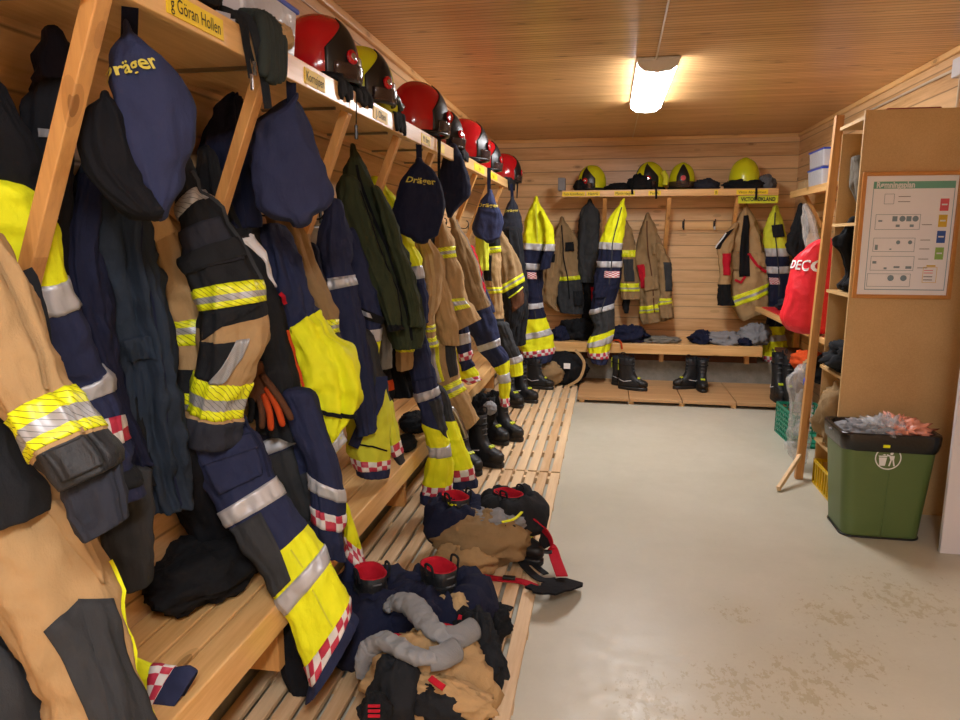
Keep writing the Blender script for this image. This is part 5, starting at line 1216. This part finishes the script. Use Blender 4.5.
L.patch(a, [(-.7, 5.3), (.1, 5.3), (.1, 5.7), (-.7, 5.7)], 'checker', 'checkered_patch', off=.01)
# zips, pocket flaps and seams on the back wall clothes
for LL, par, u, mt in ((L, a, .05, 'charcoal'),): LL.strip(par, [(u, .3), (u, 2), (u, 5), (u-.05, 8)], .012, mt, 'zip', off=.006)
# helmets and soft covers on the back shelf
ZS = ZB+.001
for px, col, rot, s, lab in ((592, 'helmet_yellow', -2.7, 1.1, 'yellow helmet with dark left side, first on the back shelf'), (650, 'helmet_yellow', -2.4, 1.2, 'yellow helmet with a black neck cover draped over it, second on the back shelf'),
                        (682, 'helmet_yellow', -1.6, 1.15, 'yellow helmet facing out with a dark front plate, third on the back shelf'), (744, 'helmet_yellow', 1.57, 1.3, 'large yellow helmet with black neck cover at the right end of the back shelf')):
    p = at(px, 180, Y=8.2); helmet(lab, (p.x, 8.2, ZS), rot, col, s, plain=px in (682, 744))
def lump(name, label, cat, px, rad, mat, seed, Y=8.12, z=ZS, amp=.25, h=None, floor=None):
    p = at(px, 185, Y=Y); o = thing(name, label, cat, (p.x, Y, z)); blob('cloth', o, (p.x, Y, z+rad[2]*.55), rad, mat, seed=seed, amp=amp, floor=z); return o
lump('neck_cover', 'flat black cover with tan trim between the first two back shelf helmets', 'cloth', 620, (.15, .10, .05), 'black', 121)
lump('neck_cover', 'black hood draped around the second back shelf helmet', 'cloth', 640, (.13, .10, .10), 'black', 122, Y=8.08)
lump('neck_cover', 'black neck cover lying in front of the last back shelf helmet', 'cloth', 744, (.20, .07, .06), 'black', 126, Y=8.05)
lump('knit_cap', 'dark slate cap between the third and last back shelf helmets', 'cap', 706, (.13, .10, .07), 'slate', 123)
lump('knit_cap', 'grey woollen bundle at the right end of the back shelf', 'cap', 766, (.09, .09, .09), 'knit', 124)
lump('neck_cover', 'black bundle at the left end of the back shelf', 'cloth', 582, (.08, .09, .08), 'black', 125)
p = at(560, 183, Y=8.05); tag(MB().box((p.x-.02, 8.0, ZS), (p.x+.06, 8.14, ZS+.14), 'grey').obj('carton', bevel=.006), 'small grey box at the left end of the back shelf', 'box')
tag(MB().tube(smoothpath([at(665, 185, Y=8.0), at(666, 178, Y=8.02), at(663, 172, Y=8.05)]), .03, 'yellow_dirty', 10).obj('torch', smooth=True), 'small yellow torch between the second and third back shelf helmets', 'torch')
for px, ln in ((656, .10), (756, .12), (632, .05)):
    x = at(px, 190, Y=SBY).x; q = ribbon('chin_strap', smoothpath([(x, SBY+.05, ZB+.03), (x, SBY-.008, ZB+.008), (x+.005, SBY-.012, ZB-ln)]), .022, .004, 'black', None, facing=CAM)
    tag(q, {656: 'black strap hanging over the back shelf rail by the second helmet', 756: 'black strap hanging over the back shelf rail by the last helmet', 632: 'short black strap over the back shelf rail by the flat cover'}[px], 'strap')
# heaps on the back bench
BT = BZ+.001
def bheap(label, px, Y, rad, mat, seed, name='clothing_heap', cat='clothes', amp=.3):
    p = at(px, 340, Y=Y); o = thing(name, label, cat, (p.x, Y, BT)); blob('cloth', o, (p.x, Y, BT+rad[2]*.5), rad, mat, seed=seed, amp=amp, floor=BT, crumple=.08, n=64); return o
bheap('navy clothes heaped on the back bench right of the second coverall', 628, 8.05, (.20, .18, .11), 'navy_dark', 131)
bheap('flat grey cloth on the back bench between the navy heap and the tan jacket', 662, 8.0, (.18, .12, .04), 'greybrown', 132)
bheap('navy shirt on the back bench left of the grey clothes', 702, 8.05, (.13, .15, .08), 'navy_dark', 133)
bheap('grey shirt in the middle of the right heap on the back bench', 724, 8.0, (.19, .14, .08), 'grey', 134)
bheap('light grey shirt at the right end of the back bench heap', 754, 8.05, (.15, .14, .14), 'grey', 135)
bheap('dark navy trousers tucked into the right heap on the back bench', 744, 7.95, (.12, .10, .05), 'navy_dark', 136)
bheap('black and blue bag on the back bench below the plain grey coat', 578, 8.1, (.19, .16, .14), 'black', 137, name='sports_bag', cat='bag')
bheap('dark blue cap on the back bench beside the corner coverall', 560, 7.98, (.10, .10, .09), 'navy_dark', 138, name='cap', cat='cap')
tag(ribbon('orange_strap', smoothpath([at(612, 341, Y=7.95), at(618, 340, Y=7.85), at(621, 343, Y=7.76), at(622, 349, Y=7.765)]), .02, .005, 'orange', None, facing=CAM), 'orange strap hanging over the front of the back bench', 'strap')
# leather satchel hanging left of the second coverall
# boots on the back platform
PZ = .0655
for px, py, r, lab, s in ((628, 389, -.4, 'black boot with yellow toe straps on the back platform, right of the left pair', 1.05), (621, 385, -.2, 'black boot on the back platform, left of the left pair', 1.0),
                       (690, 388, -2.7, 'black boot with a yellow patch on the back platform, left of the right pair', 1.0), (701, 389, -1.57, 'black boot on the back platform, right of the right pair', 1.0)):
    boot(at(px, py, Z=PZ), r, lab, s)
boot(at(776, 400, Z=PZ), -1.5, 'tall black boot at the right end of the back platform', 1.0, sz=1.45)
boot(at(786, 402, Z=PZ), -1.6, 'tall black boot in the corner behind the plastic sack', 1.0, sz=1.45)

# ================================================================ right side bench-height table and shelf
o = thing('work_table', 'orange pine plank table along the right wall carrying the red bag', 'table', (1.8, 6.6, 0))
TX = 1.585; TZ = .92
MB().box((TX, 5.15, TZ-.045), (XR-.002, 7.95, TZ), 'pine_y').obj('table_top', o, bevel=.005)
for y in (5.35, 7.85): MB().box((XR-.08, y, .001), (XR-.02, y+.06, TZ-.046), 'pine_z').obj('leg', o, bevel=.003)
MB().box((TX+.15, 5.2, .5), (XR-.085, 7.6, .535), 'brown').obj('lower_shelf', o)
tag(MB().box((TX+.04, 7.0, TZ+.001), (TX+.3, 7.8, TZ+.012), 'hose_red').obj('folder', bevel=.003), 'red folder lying on the far end of the plank table', 'folder')
tag(MB().box((TX+.02, 6.45, TZ+.001), (TX+.2, 6.75, TZ+.006), 'paper').obj('paper', bevel=0), 'white sheet on the plank table beside the red bag', 'paper')
o = thing('clothing_heap', 'dark cloth heaped on the far end of the plank table', 'clothes', (TX+.3, 7.3, TZ)); blob('cloth', o, (TX+.26, 7.45, TZ+.06), (.14, .16, .07), 'slate', seed=141, floor=TZ+.013)
# red bag: tall tapered with rolled top
o = thing('red_bag', 'tall red bag with white lettering standing on the plank table', 'bag', at(800, 322, Y=5.85))
L = Loft([(803, 252, 833, 244), (795, 258, 835, 252), (792, 268, 836, 268), (788, 285, 836, 288), (783, 305, 835, 308), (780, 316, 834, 318), (782, 323, 833, 326)], Y=5.72, t=.15, seed=142, fold=.07, n=64, crease=.005, power=2.8)
b_ = L.build('body', o, [(0, 'hose_red')], bottom='round')
L.letter(b_, 'DECO', -.36, 1.75, .20, .08, 'white', rot=-.12, off=.008)
ribbon('handle', smoothpath([L.on(.55, 3.2, .01), L.on(.6, 3.0, .03), L.on(.7, 2.9, .035), L.on(.8, 3.3, .04), L.on(.8, 4.3, .04), L.on(.7, 4.6, .01)]), .02, .006, 'tan_light', o, facing=CAM)
# wall shelf on the right wall with two tubs
o = thing('wall_shelf', 'narrow pine shelf high on the right wall holding the blue lidded tubs', 'shelf', (1.95, 6.3, 2.1))
MB().box((1.80, 6.2, 2.075), (XR-.002, 7.6, 2.10), 'pine_y').obj('shelf_board', o, bevel=.003); MB().box((1.778, 6.2, 2.04), (1.799, 7.6, 2.105), 'pine_y').obj('front_rail', o, bevel=.003)
for y in (6.4, 7.4): MB().bar((1.86, y, 2.072), (XR-.02, y, 1.75), .04, .03, 'pine_z', up=(1, 0, .3)).obj('brace', o)
y0 = at(809, 185, X=1.83).y; y1 = at(830, 185, X=1.83).y
for k, lab in ((0, 'lower of the two stacked tubs with blue lids on the right wall shelf'), (1, 'upper of the two stacked tubs with blue lids on the right wall shelf')):
    o = thing('storage_tub', lab, 'container', (1.92, 6.9, 2.1015+.162*k)); tub(o, 1.81, 2.04, 6.68, 7.12, 2.1015+.162*k, .145)
tag(MB().box((1.83, 7.3, 2.1015), (1.98, 7.55, 2.19), 'tan_light').obj('carton', bevel=.004), 'small pale carton at the far end of the right wall shelf', 'box')
# black bag and clear bag hanging
L = Loft([(798, 208, 803, 207), (792, 228, 808, 226), (788, 238, 806, 238), (788, 250, 805, 250), (793, 256, 803, 256)], Y=7.3, t=.09, seed=144, fold=.2); G('mask_bag', 'black bag hanging in the right corner above the red bag', 'bag', [('body', L, [(0, 'black')], (), 'round')])
L = Loft([(803, 207, 808, 206), (803, 222, 814, 220), (805, 238, 818, 238), (808, 250, 820, 250)], Y=6.9, t=.06, seed=145, fold=.35); G('clear_bag', 'crumpled clear plastic bag hanging beside the black bag in the right corner', 'bag', [('body', L, [(0, 'clear_film')], (), 'round')])
# shadowy items under the table
for lab, px, py, Y, rad, mat, sd in (('red brown cushion under the plank table', 797, 345, 6.3, (.12, .2, .09), 'orange', 151), ('black helmet bag under the plank table behind the post', 812, 350, 5.8, (.12, .15, .10), 'black', 152), ('tan cloth bundle under the plank table', 803, 362, 6.1, (.10, .15, .07), 'tan', 153)):
    p = at(px, py, Y=Y); o = thing('cloth_bundle', lab, 'cloth', p); blob('cloth', o, (p.x+.1, p.y, .535+rad[2]*.8), rad, mat, seed=sd, floor=.5355)
# plastic sack of bottles
L = Loft([(794, 372, 806, 370), (787, 379, 810, 378), (790, 394, 811, 392), (793, 412, 810, 412), (791, 430, 808, 432), (790, 446, 808, 448), (794, 456, 806, 456)], Y=5.25, t=.11, seed=154, fold=.3, n=60, crease=.012)
t, a = G('plastic_sack', 'clear plastic sack full of empty bottles leaning by the locker post', 'sack', [('body', L, [(0, 'clear_film')], (), 'round')])
for k, (px, py, m) in enumerate(((803, 378, 'blue_lid'), (800, 400, 'clear_film'), (803, 425, 'clear_film'), (798, 445, 'clear_film'))):
    p = at(px, py, Y=5.2); MB().lathe([(0, -.09), (.03, -.09), (.032, .03), (.012, .06), (.012, .08), (0, .08)], 'clear_film', n=14).obj('bottle', t, smooth=True, xf=Matrix.Translation(p) @ Matrix.Rotation(.7*k-.6, 4, 'Y'))
    if m == 'blue_lid': MB().lathe([(0, -.02), (.032, -.02), (.034, .02), (0, .02)], 'blue_lid', n=14).obj('bottle_cap', t, smooth=True, xf=Matrix.Translation(p+Vector((0, -.14, 0))) @ Matrix.Rotation(.5, 4, 'X'))
# crates
def crate(label, x0, x1, y0, y1, z0, h, mat, pitch, rot=0., bars='grid'):
    o = thing('plastic_crate', label, 'crate', ((x0+x1)/2, (y0+y1)/2, z0)); M = Matrix.Translation(((x0+x1)/2, (y0+y1)/2, z0)) @ Matrix.Rotation(rot, 4, 'Z') @ Matrix.Translation((-(x0+x1)/2, -(y0+y1)/2, -z0))
    MB().box((x0+.01, y0+.01, z0), (x1-.01, y1-.01, z0+.008), mat, M=M).obj('base', o)
    for nm, (a, b) in {'side': ((x0, y0), (x0, y1)), 'side_': ((x1, y0), (x1, y1)), 'end': ((x0, y0), (x1, y0)), 'end_': ((x0, y1), (x1, y1))}.items():
        mb = MB(); a = Vector((*a, 0)); b = Vector((*b, 0)); d = (b-a); n = max(3, round(d.length/pitch))
        wd = pitch*.28
        for k in range(n+1):
            p = a+d*k/n; mb.bar(M @ Vector((p.x, p.y, z0)), M @ Vector((p.x, p.y, z0+h)), wd, wd*.6, mat, up=(1, .01, 0))
        zs = [0.006, h-.01] if bars == 'slots' else [i*h/max(2, round(h/pitch)) for i in range(max(2, round(h/pitch))+1)]
        for z in zs: mb.bar(M @ Vector((a.x, a.y, z0+z)), M @ Vector((b.x, b.y, z0+z)), wd*.6, wd if z < h-.02 else .02, mat)
        mb.obj(nm.strip('_'), o)
    return o
crate('green plastic crate on the floor behind the plastic sack', 1.49, 1.80, 5.74, 6.25, .001, .25, 'crate_green', .045, rot=.05)

# ================================================================ locker cabinet of chipboard
CX0 = 1.400; CY0, CY1 = 4.42, 4.95; CZ = 2.355
o = thing('open_locker', 'tall chipboard locker open on its left side, framed plan on its near side', 'locker', (CX0+.3, (CY0+CY1)/2, 0))
MB().box((CX0, CY0, .001), (XR-.003, CY0+.018, CZ), 'particle').obj('side_panel', o, bevel=.001)
MB().box((CX0+.04, CY1-.02, .001), (XR-.003, CY1-.002, CZ-.06), 'particle').obj('side_panel', o, bevel=.001)
MB().box((CX0+.02, CY0+.0185, CZ-.04), (XR-.003, CY1-.0205, CZ-.02), 'particle').obj('top_panel', o)
MB().box((XR-.02, CY0+.0185, .05), (XR-.003, CY1-.0205, CZ-.041), 'particle').obj('back_panel', o)
MB().bar((CX0-.045, CY1+.025, .001), (CX0+.025, CY1+.025, CZ+.06), .05, .045, 'pine_z', up=(0, 1, 0)).obj('post', o, bevel=.003)
for z in (.30, .80, 1.30, 1.72): MB().box((CX0+.02, CY0+.0185, z), (XR-.0205, CY1-.0205, z+.018), 'particle').obj('shelf', o)
# diagonal prop
a = at(778, 490, Z=.012); c = at(800, 462, Y=CY1-.03)
tag(MB().bar((a.x, a.y, .02), (CX0-.05, CY1+.01, .17), .022, .035, 'lightwood').obj('wood_strut', bevel=.002), 'pale wooden strut propped from the floor against the locker post', 'strut')
# contents of the locker
def lk(name, label, cat, x, y, z, rad, mat, seed, amp=.3, rz=0.):
    o = thing(name, label, cat, (x, y, z)); blob('cloth', o, (x, y, z+rad[2]*.7), rad, mat, seed=seed, amp=amp, floor=z+.001, crumple=.06, rotz=rz); return o
YM = (CY0+CY1)/2
lk('clothing_heap', 'brown trousers stuffed in the lowest compartment of the locker', 'clothes', CX0+.2, YM, .319, (.2, .2, .28), 'tan_dark', 161)
lk('clothing_heap', 'black and tan gloves piled in the second compartment of the locker', 'clothes', CX0+.2, YM, .819, (.19, .2, .13), 'blackcloth', 163)
lk('clothing_heap', 'tan cloth behind the gloves in the locker', 'clothes', CX0+.3, YM+.1, .82, (.16, .12, .17), 'tan_dark', 164)
lk('shoe', 'dark shoe with a pale sole on the third shelf of the locker', 'shoe', CX0+.17, YM-.02, 1.319, (.13, .09, .06), 'black', 165, .1)
lk('helmet_bag', 'black bag on the top shelf of the locker', 'bag', CX0+.22, YM+.05, 1.739, (.11, .13, .10), 'black', 166, .15)
L = Loft([(848, 222, 856, 220), (840, 235, 858, 232), (832, 240, 856, 245), (842, 255, 855, 258), (846, 275, 853, 276), (838, 285, 854, 288)], Y=4.75, t=.06, seed=167, fold=.2); G('dark_cloth', 'black jacket hanging inside the third compartment of the locker', 'cloth', [('cloth', L, [(0, 'black')], (), 'round')])
L = Loft([(852, 160, 862, 158), (853, 170, 866, 170), (850, 185, 866, 190), (858, 205, 864, 205)], Y=4.9, t=.05, seed=168, fold=.3); G('clear_bag', 'faint plastic wrapping hanging at the top of the locker', 'bag', [('wrapping', L, [(0, 'greybrown')], (), 'round')])
crate('yellow slotted crate at the foot of the locker beside the green bin', CX0+.03, CX0+.33, CY0+.13, CY0+.49, .0015, .17, 'crate_yellow', .05, rot=0, bars='slots')
tag(MB().box((1.52, 4.45, CZ-.0195), (1.80, 4.85, CZ+.012), 'red_box').obj('red_folder', bevel=.004), 'flat dark red box lying on top of the locker', 'box')

# ================================================================ framed plan
o = thing('framed_plan', 'wood framed plan with a green title bar and small diagrams on the locker side', 'picture', (1.75, CY0-.01, 1.6))
YF = CY0-.001
c00 = at(850, 298, Y=YF-.02); c10 = at(948, 303, Y=YF-.02); c01 = at(866, 172, Y=YF-.02)
x0, x1, z0, z1 = (c00.x+c01.x)/2, c10.x+.012, c00.z, c01.z
print('PLAN', x0, x1, z0, z1)
fw = .022
MB().box((x0, YF-.022, z0), (x0+fw, YF, z1), 'frame_wood').obj('frame', o, bevel=.003); MB().box((x1-fw, YF-.022, z0), (x1, YF, z1), 'frame_wood').obj('frame', o, bevel=.003)
MB().box((x0+fw, YF-.022, z0), (x1-fw, YF, z0+fw), 'frame_wood').obj('frame', o, bevel=.003); MB().box((x0+fw, YF-.022, z1-fw), (x1-fw, YF, z1), 'frame_wood').obj('frame', o, bevel=.003)
sheet = MB().box((x0+fw, YF-.008, z0+fw), (x1-fw, YF-.002, z1-fw), 'paper').obj('sheet', o)
W = x1-x0; Hh = z1-z0
def fr(mb, u0, v0, u1, v1, mat, lift=0):   # fractions from the top left
    y = YF-.0085-.0006*lift; mb.box((x0+W*u0, y-.0004, z1-Hh*v1), (x0+W*u1, y, z1-Hh*v0), mat)
pr = MB()
for q in ((.12, .09, .93, .097), (.12, .925, .93, .932), (.12, .09, .127, .932), (.925, .09, .932, .932)): fr(pr, *q, 'poster_blue')
fr(pr, .12, .075, .93, .13, 'poster_green', 1)
text_on(pr, 'Rømningsplan', .05, 'white', (x0+W*.34, YF-.0105, z1-Hh*.103), (1, 0, 0), (0, 0, 1), bold=.0018, maxw=W*.38)
for k, (c, v) in enumerate((('c_red', .21), ('c_yellow', .335), ('c_blue', .46), ('c_green', .59))):
    fr(pr, .80, v, .885, v+.095, c, 1); fr(pr, .815, v+.04, .87, v+.052, 'white', 2)
def outline(u0, v0, u1, v1, m='poster_grey'):
    for q in ((u0, v0, u1, v0+.003), (u0, v1-.003, u1, v1), (u0, v0, u0+.004, v1), (u1-.004, v0, u1, v1)): fr(pr, *q, m, 1)
def disc(u, v, r, m):
    n0 = len(pr.v); cxx, czz = x0+W*u, z1-Hh*v; pr.v += [Vector((cxx+r*math.cos(2*PI*k/20), YF-.011, czz+r*math.sin(2*PI*k/20))) for k in range(20)]; pr.face(list(range(n0, n0+20)), m)
for (u0, v0, u1, v1) in ((.17, .33, .62, .45), (.17, .515, .59, .625), (.16, .66, .60, .775), (.14, .80, .58, .905), (.24, .17, .34, .25)): outline(u0, v0, u1, v1)
for u, v, r in ((.44, .365, .016), (.57, .365, .016), (.42, .55, .011), (.54, .55, .011), (.38, .835, .017), (.51, .835, .017)): disc(u, v, r, 'poster_grey')
for q in ((.34, .345, .39, .385), (.48, .345, .53, .385), (.2, .375, .24, .388), (.38, .41, .42, .43), (.52, .41, .56, .43), (.19, .57, .22, .61), (.34, .60, .36, .61), (.18, .70, .22, .72), (.30, .75, .33, .765), (.40, .74, .46, .755), (.52, .74, .58, .76)): fr(pr, *q, 'poster_grey', 1)
for v in (.31, .35, .41, .53, .60, .68, .75): fr(pr, .64 if v > .4 else .38, v-.12 if v < .36 else v, .74 if v > .4 else .5, (v-.12 if v < .36 else v)+.004, 'ink', 1)
outline(.70, .745, .84, .87, 'c_yellow'); fr(pr, .73, .73, .82, .742, 'c_yellow', 1)
for v in (.77, .79, .82, .845): fr(pr, .71, v, .80, v+.005, 'c_red' if v < .8 else 'ink', 1)
pr.obj('print', sheet)
# ================================================================ green bin
bl = at(838, 533, Z=0); br = at(922, 540, Z=0); yb0 = 4.00; bx0, bx1 = 1.345, 1.745
o = thing('waste_bin', 'green plastic waste bin with a black liner and white litter symbol', 'bin', ((bx0+bx1)/2, yb0+.16, 0))
def rr(x0, x1, y0, y1, z, r, n=8):
    out = []
    for cx_, cy_, a0 in ((x1-r, y1-r, 0), (x0+r, y1-r, PI/2), (x0+r, y0+r, PI), (x1-r, y0+r, 1.5*PI)):
        for k in range(n+1): a = a0+PI/2*k/n; out.append(Vector((cx_+r*math.cos(a), cy_+r*math.sin(a), z)))
    return out
BH = .595
def bl_(f, e=0., z=None):  # outline at height fraction
    w = .045*f; zz = BH*f if z is None else z
    return rr(bx0-w-e, bx1+w+e, yb0-w*.6-e, yb0+.31+w*.6+e, zz, .06)
mb = MB(); fs = [0, .01, .05, .2, .4, .6, .8, .9, 1.0]
P = [bl_(f, -.008 if f == 0 else 0) for f in fs]; P.append(bl_(1.0, -.012)); P.append(bl_(.75, -.014)); P.append(bl_(.7, -.02))
n0 = mb.grid(P, 'bin_green', closed_u=True); mb.cap(n0, 36, 'bin_green', True); mb.cap(n0+11*36, 36, 'liner'); mb.obj('bin_body', o, smooth=True)
MB().tube([v for v in bl_(0.012, .002)]+[bl_(0.012, .002)[0]], .006, 'black_plastic', 6, caps=False).obj('base_rim', o, smooth=True)
# raised panel line on the front
yf = lambda z: yb0-.021*z/BH-.003
MB().tube(smoothpath([(bx0+.03, yf(.47), .47), (bx0+.13, yf(.475), .475), (bx0+.19, yf(.45), .45), (bx0+.20, yf(.40), .40), (bx0+.195, yf(.02), .02)]), .004, 'bin_green', 6).obj('moulded_rib', o, smooth=True)
mb = MB(); P = []
for i, (f, e, z) in enumerate(((.855, .004, None), (.875, .010, None), (.93, .012, None), (1.0, .012, None), (1.0, .008, BH+.012), (1.0, -.012, BH+.010), (.9, -.02, None), (.8, -.03, None), (.72, -.05, None))):
    row = bl_(f, e, z)
    if i < 8: row = [v+Vector((.004*noise.noise(v*22), .005*noise.noise(v*25+Vector((3, 0, 0))), (.014*noise.noise(Vector((v.x*9, v.y*9, 0)))+.007*noise.noise(v*30)) if i == 0 else .004*noise.noise(v*15))) for v in row]
    P.append(row)
n0 = mb.grid(P, 'liner', closed_u=True); mb.cap(n0+8*36, 36, 'liner'); q = mb.obj('liner_bag', o, smooth=True)
# symbol
ce = Vector(((bx0+bx1)/2-.015, 0, .475)); sy = MB()
def sp(x, z, e=.0045): return Vector((ce.x+x, yf(ce.z+z)-e, ce.z+z))
n = 40; P = [[sp(r*math.cos(2*PI*k/n), r*math.sin(2*PI*k/n)) for k in range(n)] for r in (.060, .066)]; sy.grid(P, 'white', closed_u=True)
def poly(pts): n0 = len(sy.v); sy.v += [sp(x, z) for x, z in pts]; sy.face(list(range(n0, n0+len(pts))), 'white')
poly([(-.04, -.045), (-.012, -.045), (-.006, .002), (-.046, .002)]); poly([(-.046, .005), (-.006, .005), (-.003, .012), (-.049, .012)])
poly([(-.03, .016), (-.02, .022), (-.012, .018), (-.016, .014)])
poly([(.008, .028), (.018, .034), (.026, .028), (.020, .018), (.010, .018)]); poly([(.004, .012), (.032, .014), (.030, -.01), (.012, -.01)]); poly([(-.010, .016), (.010, .006), (.012, .014), (-.006, .022)])
poly([(.012, -.01), (.020, -.01), (.012, -.045), (.004, -.045)]); poly([(.022, -.01), (.030, -.01), (.038, -.045), (.030, -.045)])
sy.obj('litter_symbol', o)
MB().box((ce.x-.035, yf(.535)-.018, .535), (ce.x+.0, yf(.535)-.012, .552), 'yellow').obj('yellow_tab', o, bevel=.004)
# rubbish
o = thing('rubbish', 'crumpled clear wrapping on the left in the green bin', 'rubbish', (bx0+.14, yb0+.15, BH-.06)); blob('wrapping', o, (bx0+.13, yb0+.15, BH-.02), (.13, .13, .045), 'grey', seed=171, amp=.4, fq=4, crumple=.3); blob('wrapping', o, (bx0+.2, yb0+.12, BH), (.10, .10, .05), 'clear_film', seed=174, amp=.6, fq=4, crumple=.3)
o = thing('rubbish', 'pink plastic film on the right in the green bin', 'rubbish', (bx1-.1, yb0+.13, BH-.06)); blob('film', o, (bx1-.11, yb0+.13, BH-.005), (.11, .11, .055), 'pink_film', seed=172, amp=.6, fq=4, crumple=.35)
o = thing('rubbish', 'crinkled clear film in the middle of the green bin', 'rubbish', ((bx0+bx1)/2, yb0+.13, BH-.06)); blob('film', o, ((bx0+bx1)/2+.02, yb0+.13, BH-.005), (.08, .11, .06), 'clear_film', seed=173, amp=.6, fq=5, crumple=.4)
# white panel at the right edge
tag(MB().box((1.785, 3.86, .001), (XR-.01, 3.885, 1.95), 'white_panel').obj('white_cupboard', bevel=.002), 'tall plain white cupboard panel at the right edge beside the green bin', 'cupboard')
